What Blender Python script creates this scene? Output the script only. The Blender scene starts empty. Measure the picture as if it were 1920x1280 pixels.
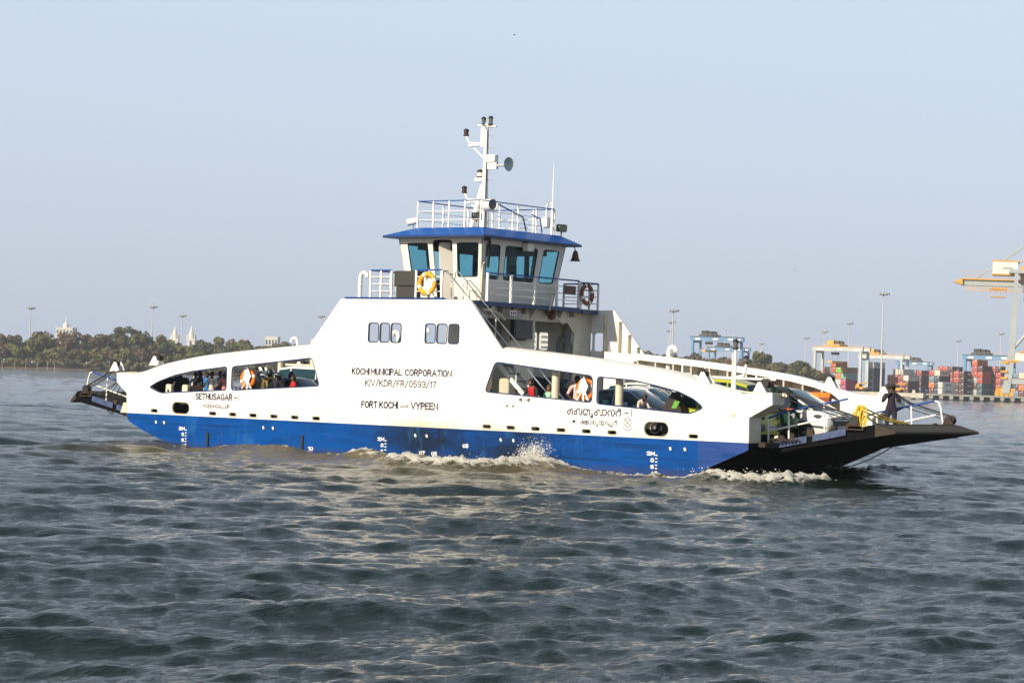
import bpy, bmesh, math, random
import numpy as np
from mathutils import Vector, Matrix
from mathutils.geometry import tessellate_polygon
R = math.radians
SC = bpy.context.scene
COL = SC.collection
random.seed(7)

# ------------------------------------------------------------------ camera
# world frame: X along the ferry (bow +X), Y across it (near side Y=0), Z up, water at Z=0
FPX, THETA, PITCH, ROLL = 4565.4, 0.641196, 0.015419, 0.032667      # focal length in px of a 1920 px wide frame
CAM = Vector((51.017, -61.600, 2.751))
RV = Vector((math.cos(THETA), math.sin(THETA), 0))                  # camera's horizontal right
FV = Vector((-math.sin(THETA), math.cos(THETA), 0))                 # camera's horizontal forward
UV = Vector((0, 0, 1))
F3 = FV*math.cos(PITCH) + UV*math.sin(PITCH)
U0 = UV*math.cos(PITCH) - FV*math.sin(PITCH)
R3 = RV*math.cos(ROLL) + U0*math.sin(ROLL)
U3 = U0*math.cos(ROLL) - RV*math.sin(ROLL)
cd = bpy.data.cameras.new('camera'); co = bpy.data.objects.new('camera', cd); COL.objects.link(co)
cd.sensor_width = 36.0; cd.lens = 36.0*FPX/1920.0; cd.clip_start = 0.5; cd.clip_end = 20000
m3 = Matrix((R3, U3, -F3)).transposed().to_4x4(); m3.translation = CAM
co.matrix_world = m3
SC.camera = co

# ------------------------------------------------------------------ light
SUN_EL, SUN_DIR = R(25), Vector((-0.10, -0.92, 0)).normalized()
sd = bpy.data.lights.new('sun', 'SUN'); sd.energy = 4.6; sd.angle = R(0.5); sd.color = (1.0, 0.86, 0.66)
so = bpy.data.objects.new('sun', sd); COL.objects.link(so)
sv = Vector((SUN_DIR.x*math.cos(SUN_EL), SUN_DIR.y*math.cos(SUN_EL), math.sin(SUN_EL)))
so.rotation_euler = sv.to_track_quat('Z', 'Y').to_euler(); so.location = (0, -60, 60)
W = bpy.data.worlds.new('World'); SC.world = W; W.use_nodes = True
wn, wl = W.node_tree.nodes, W.node_tree.links
wn.clear()
sky = wn.new('ShaderNodeTexSky'); sky.sky_type = 'NISHITA'; sky.sun_disc = False
sky.sun_elevation = SUN_EL; sky.sun_rotation = math.atan2(SUN_DIR.x, SUN_DIR.y)
sky.altitude = 0; sky.air_density = 1.0; sky.dust_density = 2.5; sky.ozone_density = 2.0
tint = wn.new('ShaderNodeMix'); tint.data_type = 'RGBA'; tint.blend_type = 'MIX'
tint.inputs[0].default_value = 0.80
tint.inputs[7].default_value = (5.05, 5.8, 6.95, 1)                 # even summer haze over the clear-sky model
wl.new(sky.outputs[0], tint.inputs[6])
wtc = wn.new('ShaderNodeTexCoord'); wsx = wn.new('ShaderNodeSeparateXYZ'); wl.new(wtc.outputs['Generated'], wsx.inputs[0])
wcr = wn.new('ShaderNodeValToRGB'); wl.new(wsx.outputs[2], wcr.inputs[0])          # dull thick air low down, clearer and darker overhead
el = wcr.color_ramp.elements
el[0].position = 0.0; el[0].color = (.440, .497, .610, 1); el[1].position = 1.0; el[1].color = (.10, .15, .22, 1)
for p_, c_ in ((.165, (.515, .590, .705)), (.24, (.43, .515, .63)), (.50, (.19, .26, .34))):
    e_ = el.new(p_); e_.color = (*c_, 1)
wsc = wn.new('ShaderNodeVectorMath'); wsc.operation = 'SCALE'; wsc.inputs['Scale'].default_value = 10.0; wl.new(wcr.outputs[0], wsc.inputs[0]); wl.new(wsc.outputs[0], tint.inputs[7])
bgn = wn.new('ShaderNodeBackground'); bgn.inputs[1].default_value = 0.10
wl.new(tint.outputs[2], bgn.inputs[0])
wo = wn.new('ShaderNodeOutputWorld'); wl.new(bgn.outputs[0], wo.inputs[0])
vs = SC.view_settings
vs.view_transform = 'Standard'; vs.look = 'None'; vs.exposure = 0.45; vs.gamma = 1; vs.use_curve_mapping = False
SC.cycles.volume_bounces = 0
SC.cycles.max_bounces = 8
SC.cycles.transparent_max_bounces = 16
SC.cycles.use_denoising = True

# ------------------------------------------------------------------ materials
MATS = {}
def mat(name, col, rough=0.5, metal=0.0, var=0.0, scale=3.0, bump=0.0, coat=0.0, spec=0.5, stretch=None):
    if name in MATS: return MATS[name]
    m = bpy.data.materials.new(name); m.use_nodes = True; MATS[name] = m
    n, l = m.node_tree.nodes, m.node_tree.links
    b = n['Principled BSDF']
    b.inputs['Base Color'].default_value = (*col, 1); b.inputs['Roughness'].default_value = rough
    b.inputs['Metallic'].default_value = metal; b.inputs['Coat Weight'].default_value = coat
    b.inputs['Specular IOR Level'].default_value = spec
    m.diffuse_color = (*col, 1)
    if var or bump:
        tc = n.new('ShaderNodeTexCoord'); mp = n.new('ShaderNodeMapping')
        l.new(tc.outputs['Object'], mp.inputs[0])
        if stretch: mp.inputs['Scale'].default_value = stretch
        nz = n.new('ShaderNodeTexNoise'); nz.inputs['Scale'].default_value = scale; nz.inputs['Detail'].default_value = 6
        nz.inputs['Roughness'].default_value = 0.65
        l.new(mp.outputs[0], nz.inputs['Vector'])
        if var:
            r = n.new('ShaderNodeValToRGB'); r.color_ramp.elements[0].position = 0.3; r.color_ramp.elements[1].position = 0.72
            r.color_ramp.elements[0].color = (*[c*(1-var) for c in col], 1)
            r.color_ramp.elements[1].color = (*[min(1, c*(1+var*0.5)) for c in col], 1)
            l.new(nz.outputs[0], r.inputs[0]); l.new(r.outputs[0], b.inputs['Base Color'])
        if bump:
            bp = n.new('ShaderNodeBump'); bp.inputs['Strength'].default_value = bump; bp.inputs['Distance'].default_value = 0.02
            l.new(nz.outputs[0], bp.inputs['Height']); l.new(bp.outputs[0], b.inputs['Normal'])
    return m

def stain_chain(m, base_in, layers):
    """mix stain colours over a base colour; each layer = (colour, noise scale xyz, lo, hi, amount, zone or None)
    zone = (axis, a, b, c, d): the stain fades in from a to b and out from c to d along that axis"""
    n, l = m.node_tree.nodes, m.node_tree.links
    tc = n.new('ShaderNodeTexCoord'); sx = n.new('ShaderNodeSeparateXYZ'); l.new(tc.outputs['Object'], sx.inputs[0])
    cur = base_in
    for k, (colr, sc3, lo, hi, amt, zones) in enumerate(layers):
        mp = n.new('ShaderNodeMapping'); mp.inputs['Scale'].default_value = sc3; mp.inputs['Location'].default_value = (k*7.3, k*3.1, k*5.7)
        l.new(tc.outputs['Object'], mp.inputs[0])
        nz = n.new('ShaderNodeTexNoise'); nz.inputs['Scale'].default_value = 1; nz.inputs['Detail'].default_value = 7
        nz.inputs['Roughness'].default_value = 0.62; l.new(mp.outputs[0], nz.inputs['Vector'])
        mr = n.new('ShaderNodeMapRange'); mr.inputs[1].default_value = lo; mr.inputs[2].default_value = hi
        mr.inputs[3].default_value = 0; mr.inputs[4].default_value = amt; l.new(nz.outputs[0], mr.inputs[0])
        f = mr.outputs[0]
        for (ax, a, b_, c, d) in zones or ():
            for (p, q, v0, v1) in ((a, b_, 0, 1), (c, d, 1, 0)):
                if p is None: continue
                z = n.new('ShaderNodeMapRange'); z.inputs[1].default_value = p; z.inputs[2].default_value = q
                z.inputs[3].default_value = v0; z.inputs[4].default_value = v1; l.new(sx.outputs[ax], z.inputs[0])
                mu = n.new('ShaderNodeMath'); mu.operation = 'MULTIPLY'; l.new(f, mu.inputs[0]); l.new(z.outputs[0], mu.inputs[1]); f = mu.outputs[0]
        mx = n.new('ShaderNodeMix'); mx.data_type = 'RGBA'; l.new(f, mx.inputs[0])
        if isinstance(cur, tuple): mx.inputs[6].default_value = (*cur, 1)
        else: l.new(cur, mx.inputs[6])
        mx.inputs[7].default_value = (*colr, 1); cur = mx.outputs[2]
    l.new(cur, n['Principled BSDF'].inputs['Base Color'])

WHITE = mat('white_paint', (.80, .79, .75), .38)
stain_chain(WHITE, (.80, .79, .75), [((.62, .55, .42), (.9, .9, .35), .56, .80, .35, None), ((.34, .17, .07), (2.6, 2.6, .5), .70, .80, .5, None)])
CREAM = mat('cream_paint', (.58, .54, .43), .45, var=.18, scale=2)
HULLW = mat('side_paint', (.76, .75, .71), .35)
stain_chain(HULLW, (.76, .75, .71), [
    ((.46, .34, .19), (.45, .45, 1.1), .36, .66, .85, [(2, None, 0, 1.12, 1.62), (0, -1.5, 1.2, 4.5, 8)]),
    ((.50, .40, .27), (.8, .8, .6), .48, .70, .55, [(2, None, 0, 1.1, 1.5)]),
    ((.30, .13, .05), (6, 6, .35), .61, .70, .75, [(2, None, 0, 1.15, 1.9)]),
    ((.36, .20, .10), (4.5, 4.5, .18), .66, .74, .55, None),
    ((.52, .46, .36), (1.6, 1.6, .22), .56, .78, .45, None)])
HULLB = mat('hull_blue', (.002, .05, .30), .40, spec=.12)
stain_chain(HULLB, (.0005, .058, .27), [
    ((.03, .06, .22), (.3, .3, .3), -1, 0, .85, [(0, 12.05, 12.1, None, 0), (2, .25, .30, None, 0)]),
    ((.001, .040, .17), (.5, .5, 2.2), .45, .62, .7, None),
    ((.008, .085, .34), (.8, .8, 3.5), .55, .70, .5, [(2, .55, .75, None, 0)]),
    ((.008, .014, .028), (.45, .45, 1.6), .32, .62, .92, [(0, -2.0, 1.2, 5.5, 8.2)]),
    ((.012, .012, .014), (3.0, 3, .5), .60, .68, .85, [(0, 1, 2.5, 5, 7)]),
    ((.006, .016, .045), (.22, .22, 11), .58, .68, .65, None),
    ((.03, .15, .36), (1.1, 1.1, .5), .60, .72, .45, None),
    ((.05, .035, .02), (.9, .9, 2.4), .35, .62, .6, [(2, None, 0, .05, .28)]),
    ((.16, .045, .03), (7, 7, .55), .665, .73, .75, None),
    ((.10, .07, .05), (2, 2, 6), .70, .76, .6, None)])
HULLR = mat('boot_red', (.13, .022, .014), .6, var=.4, scale=5)
HULLK = mat('hull_black', (.0025, .0025, .004), .7, var=.5, scale=3, spec=.1)
DECK = mat('deck_plate', (.055, .06, .058), .8, var=.5, scale=4, bump=.2)
RAMPTOP = mat('ramp_tread', (.042, .034, .023), .85, var=.45, scale=6, bump=.4)
ROOFB = mat('roof_blue', (.004, .085, .38), .35, var=.25, scale=1.5, spec=.3)
RAILB = mat('rail_blue', (.012, .07, .28), .4)
NAVYB = mat('fascia_blue', (.008, .030, .12), .4)
LETTER = mat('lettering_blue', (.022, .018, .065), .5)
LETW = mat('lettering_white', (.8, .8, .8), .5)
DARK = mat('dark_steel', (.016, .015, .015), .55, var=.4, scale=9)
RUST = mat('rusty_steel', (.040, .024, .017), .8, var=.6, scale=7, bump=.3)
BLACK = mat('black_paint', (.010, .010, .010), .4)
GREY = mat('grey_paint', (.36, .37, .37), .5)
LAMPR = mat('lamp_red', (.05, .006, .006), .3)
LAMPG = mat('lamp_glass', (.10, .11, .10), .1)
BRASS = mat('old_bronze', (.10, .055, .03), .45, metal=.6)
ORANGE = mat('buoy_orange', (.80, .17, .008), .5, var=.15, scale=6)
YELLOWB = mat('buoy_yellow', (.85, .36, .012), .5, var=.15, scale=6)
BROWNB = mat('buoy_brown', (.22, .055, .012), .5, var=.2, scale=6)
ROPEY = mat('rope_yellow', (.75, .50, .01), .8, var=.25, scale=20)
ROPED = mat('rope_dark', (.03, .027, .025), .9)
RUBBER = mat('rubber', (.012, .012, .012), .8)
CHROME = mat('chrome', (.75, .75, .75), .2, metal=1)
CONCRETE = mat('concrete', (.50, .47, .41), .9, var=.25, scale=.5)
CONCD = mat('concrete_dark', (.10, .10, .095), .9, var=.4, scale=.4)

def glass(name, tintc, gl=.10, rough=0.02):
    if name in MATS: return MATS[name]
    m = bpy.data.materials.new(name); m.use_nodes = True; MATS[name] = m
    n, l = m.node_tree.nodes, m.node_tree.links; n.clear()
    o = n.new('ShaderNodeOutputMaterial'); t = n.new('ShaderNodeBsdfTransparent'); t.inputs[0].default_value = (*tintc, 1)
    g = n.new('ShaderNodeBsdfGlossy'); g.inputs['Roughness'].default_value = rough
    fr = n.new('ShaderNodeLayerWeight'); fr.inputs[0].default_value = .25
    pw = n.new('ShaderNodeMath'); pw.operation = 'POWER'; pw.inputs[1].default_value = 3.0; l.new(fr.outputs['Facing'], pw.inputs[0])
    ad = n.new('ShaderNodeMath'); ad.operation = 'ADD'; ad.use_clamp = True; ad.inputs[1].default_value = gl
    l.new(pw.outputs[0], ad.inputs[0])
    mx = n.new('ShaderNodeMixShader'); l.new(ad.outputs[0], mx.inputs[0]); l.new(t.outputs[0], mx.inputs[1]); l.new(g.outputs[0], mx.inputs[2])
    l.new(mx.outputs[0], o.inputs[0]); return m
GLASST = glass('teal_glass', (.66, .86, .90), .04)
GLASSC = mat('car_glass', (.008, .035, .050), .05, spec=.45)

# ------------------------------------------------------------------ mesh helpers
class MB:
    """collects faces; build() links them as ONE mesh object"""
    def __init__(s): s.v = []; s.f = []; s.m = []; s.mi = 0; s.mats = []
    def use(s, m):
        if m not in s.mats: s.mats.append(m)
        s.mi = s.mats.index(m); return s
    def add(s, vs, fs):
        o = len(s.v); s.v += [tuple(v) for v in vs]
        for f in fs: s.f.append(tuple(i+o for i in f)); s.m.append(s.mi)
        return s
    def box(s, x0, x1, y0, y1, z0, z1, mx=None, bev=0):
        if bev:
            a = bev
            vs = []
            for z, i in ((z0, a), (z0+a, 0), (z1-a, 0), (z1, a)):
                for (px, py) in ((x0+i+a*(i == 0), y0+i), (x1-i-a*(i == 0), y0+i), (x1-i, y0+i+a*(i == 0)), (x1-i, y1-i-a*(i == 0)),
                                 (x1-i-a*(i == 0), y1-i), (x0+i+a*(i == 0), y1-i), (x0+i, y1-i-a*(i == 0)), (x0+i, y0+i+a*(i == 0))):
                    vs.append((px, py, z))
            fs = [tuple(range(7, -1, -1)), tuple(range(24, 32))]
            for r in range(3):
                for k in range(8): fs.append((r*8+k, r*8+(k+1) % 8, r*8+8+(k+1) % 8, r*8+8+k))
        else:
            vs = [(x, y, z) for z in (z0, z1) for (x, y) in ((x0, y0), (x1, y0), (x1, y1), (x0, y1))]
            fs = [(3, 2, 1, 0), (4, 5, 6, 7), (0, 1, 5, 4), (1, 2, 6, 5), (2, 3, 7, 6), (3, 0, 4, 7)]
        if mx: vs = [mx @ Vector(v) for v in vs]
        return s.add(vs, fs)
    def tube(s, pts, r, n=8, caps=True, r1=None, closed=False):
        pts = [Vector(p) for p in pts]; k = len(pts); rings = []; up = None
        for i, p in enumerate(pts):
            if closed: t = pts[(i+1) % k]-pts[i-1]
            else: t = (pts[min(i+1, k-1)]-pts[max(i-1, 0)])
            t.normalize()
            if up is None: up = t.orthogonal().normalized()
            up = (up - t*up.dot(t)).normalized(); w = t.cross(up)
            rr = r if r1 is None else r+(r1-r)*i/(k-1)
            rings.append([p+(up*math.cos(2*math.pi*j/n)+w*math.sin(2*math.pi*j/n))*rr for j in range(n)])
        vs = [v for rg in rings for v in rg]; fs = []
        for i in range(k if closed else k-1):
            a, b = i*n, ((i+1) % k)*n
            for j in range(n): fs.append((a+j, a+(j+1) % n, b+(j+1) % n, b+j))
        if caps and not closed: fs += [tuple(range(n-1, -1, -1)), tuple(range((k-1)*n, k*n))]
        return s.add(vs, fs)
    def lathe(s, c, axis, prof, n=16):
        """prof = [(distance along axis, radius)]"""
        c = Vector(c); t = Vector(axis).normalized(); u = t.orthogonal().normalized(); w = t.cross(u)
        vs = [c+t*h+(u*math.cos(2*math.pi*j/n)+w*math.sin(2*math.pi*j/n))*max(r, 1e-4) for h, r in prof for j in range(n)]
        fs = [(i*n+j, i*n+(j+1) % n, (i+1)*n+(j+1) % n, (i+1)*n+j) for i in range(len(prof)-1) for j in range(n)]
        fs += [tuple(range(n-1, -1, -1)), tuple(range((len(prof)-1)*n, len(prof)*n))]
        return s.add(vs, fs)
    def ball(s, c, rx, ry=None, rz=None, n=10, m=6, mx=None):
        ry = ry or rx; rz = rz or rx; vs = [(0, 0, -rz)]
        for i in range(1, m):
            a = math.pi*i/m
            for j in range(n): vs.append((rx*math.sin(a)*math.cos(2*math.pi*j/n), ry*math.sin(a)*math.sin(2*math.pi*j/n), -rz*math.cos(a)))
        vs.append((0, 0, rz)); top = len(vs)-1; fs = []
        for j in range(n): fs.append((0, 1+(j+1) % n, 1+j)); fs.append((top, 1+(m-2)*n+j, 1+(m-2)*n+(j+1) % n))
        for i in range(m-2):
            for j in range(n): fs.append((1+i*n+j, 1+i*n+(j+1) % n, 1+(i+1)*n+(j+1) % n, 1+(i+1)*n+j))
        vs = [(mx @ Vector(v) if mx else Vector(v))+Vector(c) for v in vs]
        return s.add(vs, fs)
    def prism(s, poly, fn0, fn1):
        """poly of 2-D points; fn0/fn1 map a point to the two end faces"""
        n = len(poly); vs = [fn0(*p) for p in poly]+[fn1(*p) for p in poly]
        fs = [tuple(range(n-1, -1, -1)), tuple(range(n, 2*n))]+[(i, (i+1) % n, n+(i+1) % n, n+i) for i in range(n)]
        return s.add(vs, fs)
    def plate(s, outer, holes, fn, t, back=True):
        """flat plate with holes: fn(u, v, w), w from 0 to t"""
        loops = [list(outer)]+[list(h) for h in holes]
        flat = [p for lp in loops for p in lp]; n = len(flat)
        tri = tessellate_polygon([[Vector((p[0], p[1], 0)) for p in lp] for lp in loops])
        vs = [fn(p[0], p[1], 0) for p in flat]+[fn(p[0], p[1], t) for p in flat]
        fs = [tuple(q) for q in tri]
        if back: fs += [tuple(i+n for i in reversed(q)) for q in tri]
        o = 0
        for lp in loops:
            k = len(lp)
            for i in range(k): fs.append((o+i, o+(i+1) % k, n+o+(i+1) % k, n+o+i))
            o += k
        return s.add(vs, fs)
    def mesh(s, name, smooth=None, fix=True):
        me = bpy.data.meshes.new(name); me.from_pydata(s.v, [], s.f)
        for m in s.mats: me.materials.append(m)
        me.polygons.foreach_set('material_index', s.m)
        if fix:
            bm = bmesh.new(); bm.from_mesh(me); bmesh.ops.recalc_face_normals(bm, faces=bm.faces); bm.to_mesh(me); bm.free()
        if smooth: 
            me.polygons.foreach_set('use_smooth', [True]*len(me.polygons))
            me.set_sharp_from_angle(angle=R(smooth))
        me.update(); return me
    def build(s, name, parent=None, m=None, smooth=None, label=None, fix=True):
        if m and not s.mats: s.mats = [m]
        o = bpy.data.objects.new(name, s.mesh(name, smooth, fix)); COL.objects.link(o)
        if parent: hook(o, parent)
        if label: o['label'] = label
        return o

WLOC = {}
def hook(o, parent):
    """parent a child whose vertices are already in the parent's space (or in world space under a ferry root)"""
    o.parent = parent
    if parent.name in WLOC: o.matrix_parent_inverse = Matrix.Translation(-WLOC[parent.name]); WLOC[o.name] = WLOC[parent.name] * 0
def tag(o, label=None, cat=None, group=None, kind=None):
    if label: o['label'] = label
    if cat: o['category'] = cat
    if group: o['group'] = group
    if kind: o['kind'] = kind
    return o
def thing(name, label, cat, loc=(0, 0, 0), rz=0, group=None, rot=None):
    o = bpy.data.objects.new(name, None); COL.objects.link(o); o.empty_display_size = .3
    o.location = loc; o.rotation_euler = rot or (0, 0, rz)
    return tag(o, label, cat, group)
def copy_tree(o, parent=None):
    c = o.copy(); COL.objects.link(c)
    if parent: c.parent = parent
    for ch in list(o.children): copy_tree(ch, c)
    return c
def rrect(x0, x1, z0, z1, r, n=4):
    pts = []
    for (cx, cz, a0) in ((x1-r, z0+r, -90), (x1-r, z1-r, 0), (x0+r, z1-r, 90), (x0+r, z0+r, 180)):
        for i in range(n+1):
            a = R(a0+90*i/n); pts.append((cx+r*math.cos(a), cz+r*math.sin(a)))
    return pts
def rounded(poly, r, n=3):
    out = []; k = len(poly)
    for i in range(k):
        p0, p, p1 = Vector(poly[i-1]), Vector(poly[i]), Vector(poly[(i+1) % k])
        a, b = (p0-p), (p1-p); d = min(r, a.length*.45, b.length*.45)
        a = p+a.normalized()*d; b = p+b.normalized()*d
        for j in range(n+1):
            t = j/n; out.append(tuple(a*(1-t)**2+p*2*t*(1-t)+b*t*t))
    return out
def split_loose(o, gap=.03):
    """make each separate piece of a part an object of its own"""
    me = o.data; n = len(me.vertices); par = list(range(n))
    def find(a):
        while par[a] != a: par[a] = par[par[a]]; a = par[a]
        return a
    for e in me.edges:
        a, b = find(e.vertices[0]), find(e.vertices[1])
        if a != b: par[a] = b
    isl = {}
    for i in range(n): isl.setdefault(find(i), []).append(i)
    co = np.empty(n*3); me.vertices.foreach_get('co', co); co = co.reshape(-1, 3)
    grp = [[v, co[v].min(0)-gap/2, co[v].max(0)+gap/2] for v in isl.values()]
    i = 0
    while i < len(grp):
        j = i+1; hit = False
        while j < len(grp):
            if (grp[i][1] <= grp[j][2]).all() and (grp[j][1] <= grp[i][2]).all():
                grp[i] = [grp[i][0]+grp[j][0], np.minimum(grp[i][1], grp[j][1]), np.maximum(grp[i][2], grp[j][2])]; grp.pop(j); hit = True
            else: j += 1
        if not hit: i += 1
    if len(grp) < 2: return
    of = {}
    for g, (v, _, _) in enumerate(grp):
        for q in v: of[q] = g
    V = [[] for _ in grp]; F = [[] for _ in grp]; M = [[] for _ in grp]; S = [[] for _ in grp]; new = {}
    for i in range(n): g = of[i]; new[i] = len(V[g]); V[g].append(tuple(co[i]))
    for p in me.polygons:
        g = of[p.vertices[0]]; F[g].append([new[q] for q in p.vertices]); M[g].append(p.material_index); S[g].append(p.use_smooth)
    for g in range(len(grp)):
        m2 = bpy.data.meshes.new(o.name); m2.from_pydata(V[g], [], F[g])
        for m in me.materials: m2.materials.append(m)
        m2.polygons.foreach_set('material_index', M[g]); m2.polygons.foreach_set('use_smooth', S[g])
        if any(S[g]): m2.set_sharp_from_angle(angle=R(45))
        if g == 0: o.data = m2
        else: c = o.copy(); c.data = m2; COL.objects.link(c)
def smooth_line(pts, n=4):
    """Catmull-Rom through points"""
    P = [Vector(p) for p in pts]; out = []
    for i in range(len(P)-1):
        a, b, c, d = P[max(i-1, 0)], P[i], P[i+1], P[min(i+2, len(P)-1)]
        for j in range(n):
            t = j/n
            out.append(.5*((2*b)+(c-a)*t+(2*a-5*b+4*c-d)*t*t+(-a+3*b-3*c+d)*t**3))
    out.append(P[-1]); return out

# ------------------------------------------------------------------ painted lettering: a one-line stroke alphabet
def arc(cx, cy, rx, ry, a0, a1, n=8): return [(cx+rx*math.cos(R(a0+(a1-a0)*i/n)), cy+ry*math.sin(R(a0+(a1-a0)*i/n))) for i in range(n+1)]
O_ = arc(.28, .5, .28, .5, 90, 450, 18)
GL = {'A': (.62, [[(0, 0), (.31, 1), (.62, 0)], [(.11, .34), (.51, .34)]]), 'B': (.52, [[(0, 0), (0, 1), (.3, 1)]+arc(.3, .77, .2, .23, 90, -90, 6)+[(0, .54)], [(.3, .54)]+arc(.3, .27, .22, .27, 90, -90, 6)+[(0, 0)]]),
 'C': (.54, [arc(.3, .5, .3, .5, 45, 315, 12)]), 'D': (.56, [[(0, 0), (0, 1), (.26, 1)]+arc(.26, .5, .3, .5, 90, -90, 8)+[(0, 0)]]), 'E': (.46, [[(.46, 0), (0, 0), (0, 1), (.46, 1)], [(0, .52), (.38, .52)]]),
 'F': (.44, [[(0, 0), (0, 1), (.44, 1)], [(0, .52), (.36, .52)]]), 'G': (.58, [arc(.3, .5, .3, .5, 45, 330, 12)+[(.57, .45), (.34, .45)]]), 'H': (.54, [[(0, 0), (0, 1)], [(.54, 0), (.54, 1)], [(0, .52), (.54, .52)]]),
 'I': (.0, [[(0, 0), (0, 1)]]), 'K': (.52, [[(0, 0), (0, 1)], [(.5, 1), (0, .42)], [(.15, .58), (.52, 0)]]), 'L': (.44, [[(0, 1), (0, 0), (.44, 0)]]), 'M': (.66, [[(0, 0), (0, 1), (.33, .3), (.66, 1), (.66, 0)]]),
 'N': (.54, [[(0, 0), (0, 1), (.54, 0), (.54, 1)]]), 'O': (.56, [O_]), 'P': (.5, [[(0, 0), (0, 1), (.26, 1)]+arc(.26, .74, .24, .26, 90, -90, 6)+[(0, .48)]]), 'R': (.52, [[(0, 0), (0, 1), (.26, 1)]+arc(.26, .75, .24, .25, 90, -90, 6)+[(0, .5)], [(.26, .5), (.52, 0)]]),
 'S': (.5, [arc(.25, .75, .24, .25, 35, 270, 8)+arc(.25, .25, .25, .25, 90, -145, 8)]), 'T': (.52, [[(0, 1), (.52, 1)], [(.26, 1), (.26, 0)]]), 'U': (.54, [[(0, 1), (0, .28)]+arc(.27, .28, .27, .28, 180, 360, 8)+[(.54, 1)]]), 'V': (.58, [[(0, 1), (.29, 0), (.58, 1)]]),
 'Y': (.56, [[(0, 1), (.28, .5), (.56, 1)], [(.28, .5), (.28, 0)]]), '-': (.3, [[(0, .48), (.3, .48)]]), '/': (.4, [[(0, -.1), (.4, 1.1)]]), ' ': (.22, []), '0': (.5, [arc(.25, .5, .25, .5, 90, 450, 16)]), '1': (.2, [[(0, .8), (.2, 1), (.2, 0)]]),
 '2': (.5, [arc(.25, .74, .25, .26, 170, -30, 8)+[(0, 0), (.5, 0)]]), '3': (.48, [arc(.22, .75, .25, .25, 150, -90, 8)+arc(.22, .25, .27, .27, 90, -150, 8)]), '5': (.48, [[(.46, 1), (.05, 1), (.02, .55)]+arc(.22, .31, .27, .31, 125, -145, 9)]),
 '6': (.5, [arc(.3, .6, .3, .4, 60, 180, 6)+[(0, .3)]+arc(.25, .29, .25, .29, 180, 540, 12)]), '7': (.46, [[(0, 1), (.46, 1), (.16, 0)]]), '8': (.48, [arc(.24, .75, .21, .25, -90, 270, 10), arc(.24, .26, .24, .26, 90, 450, 12)]), '9': (.5, [arc(.25, .71, .25, .29, 0, 360, 12)+[(.5, .5)]+arc(.2, .4, .3, .4, 0, -110, 6)]), '4': (.5, [[(.38, 0), (.38, 1), (0, .3), (.5, .3)]]), '=': (.95, [[(.1, .62), (.95, .62), (.72, .8)], [(.85, .36), (0, .36), (.23, .18)]])}
def strokes(mb, lines, w, fn):
    """ribbons of width w along 2-D lines; fn maps (u, v) to the surface"""
    for ln in lines:
        P = [Vector(p) for p in ln]; L, Rr = [], []
        for i, p in enumerate(P):
            d0 = (p-P[i-1]).normalized() if i else (P[1]-p).normalized()
            d1 = (P[i+1]-p).normalized() if i+1 < len(P) else d0
            d = (d0+d1); d = d.normalized() if d.length > 1e-3 else d1
            nn = Vector((-d.y, d.x)); k = 1/max(.5, nn.dot(Vector((-d1.y, d1.x))))
            e = d*(w*.5)*(-1 if i == 0 else 1 if i == len(P)-1 else 0)
            L.append(p+e+nn*w*.5*k); Rr.append(p+e-nn*w*.5*k)
        n = len(P); mb.add([fn(*q) for q in L+Rr], [(i, i+1, n+i+1, n+i) for i in range(n-1)])
def text_lines(txt, x0, x1, z, h, dz=0):
    wtot = sum(GL[c][0]+.2 for c in txt)-.2; s = (x1-x0)/wtot; out = []; x = x0
    for c in txt:
        out += [[(x+px*s, z+dz*(x-x0)/(x1-x0)+py*h) for px, py in ln] for ln in GL[c][1]]; x += (GL[c][0]+.2)*s
    return out

# ================================================================== FERRY
XC, BEAM, ZD = 0.59, 8.27, 1.08                 # centre line across, beam, deck height
mir = lambda x: 2*XC-x
ferry = thing('car_ferry', 'white and blue double-ended car ferry crossing the harbour with vehicles and passengers aboard', 'ferry', (XC, BEAM/2, 0))
WLOC['car_ferry'] = Vector((XC, BEAM/2, 0))
FP = lambda mb, name, par=None, **k: mb.build(name, par or ferry, **k)
nearw = lambda u, v, w: (u, w, v)               # plate in the near side plane, thickness going inboard
farw = lambda u, v, w: (u, BEAM-w, v)

# hull ------------------------------------------------------------
mb = MB()
prof = [(-12.04, 1.10), (13.83, 1.10), (13.83, .89), (11.99, .10), (11.70, -.03), (10.8, -.45), (-8.5, -.45), (-9.55, -.03), (-9.8, .07), (-11.14, .48), (-11.96, .83)]
side_hi = [(-12.04, 1.10), (-11.96, .83), (-11.14, .48), (-9.8, .07), (-9.55, -.03), (11.70, -.03), (11.99, .10), (13.83, .89), (13.83, 1.10)]
side_lo = [(-9.55, -.03), (-8.5, -.45), (10.8, -.45), (11.70, -.03)]
for y in (0, BEAM):
    mb.use(HULLB).add([(x, y, z) for x, z in side_hi], [tuple(range(len(side_hi)))])
    mb.use(HULLR).add([(x, y, z) for x, z in side_lo], [tuple(range(4))])
n = len(prof)
for i in range(n):
    a, b = prof[i], prof[(i+1) % n]
    mb.use(DECK if i == 0 else HULLK).add([(a[0], 0, a[1]), (b[0], 0, b[1]), (b[0], BEAM, b[1]), (a[0], BEAM, a[1])], [(0, 1, 2, 3)])
bm_ = FP(mb, 'hull', fix=False)
bm = bmesh.new(); bm.from_mesh(bm_.data); bmesh.ops.remove_doubles(bm, verts=bm.verts, dist=1e-4); bmesh.ops.recalc_face_normals(bm, faces=bm.faces); bm.to_mesh(bm_.data); bm.free()
mb = MB()                                        # fender bars, scuppers and anodes on the side
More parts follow.
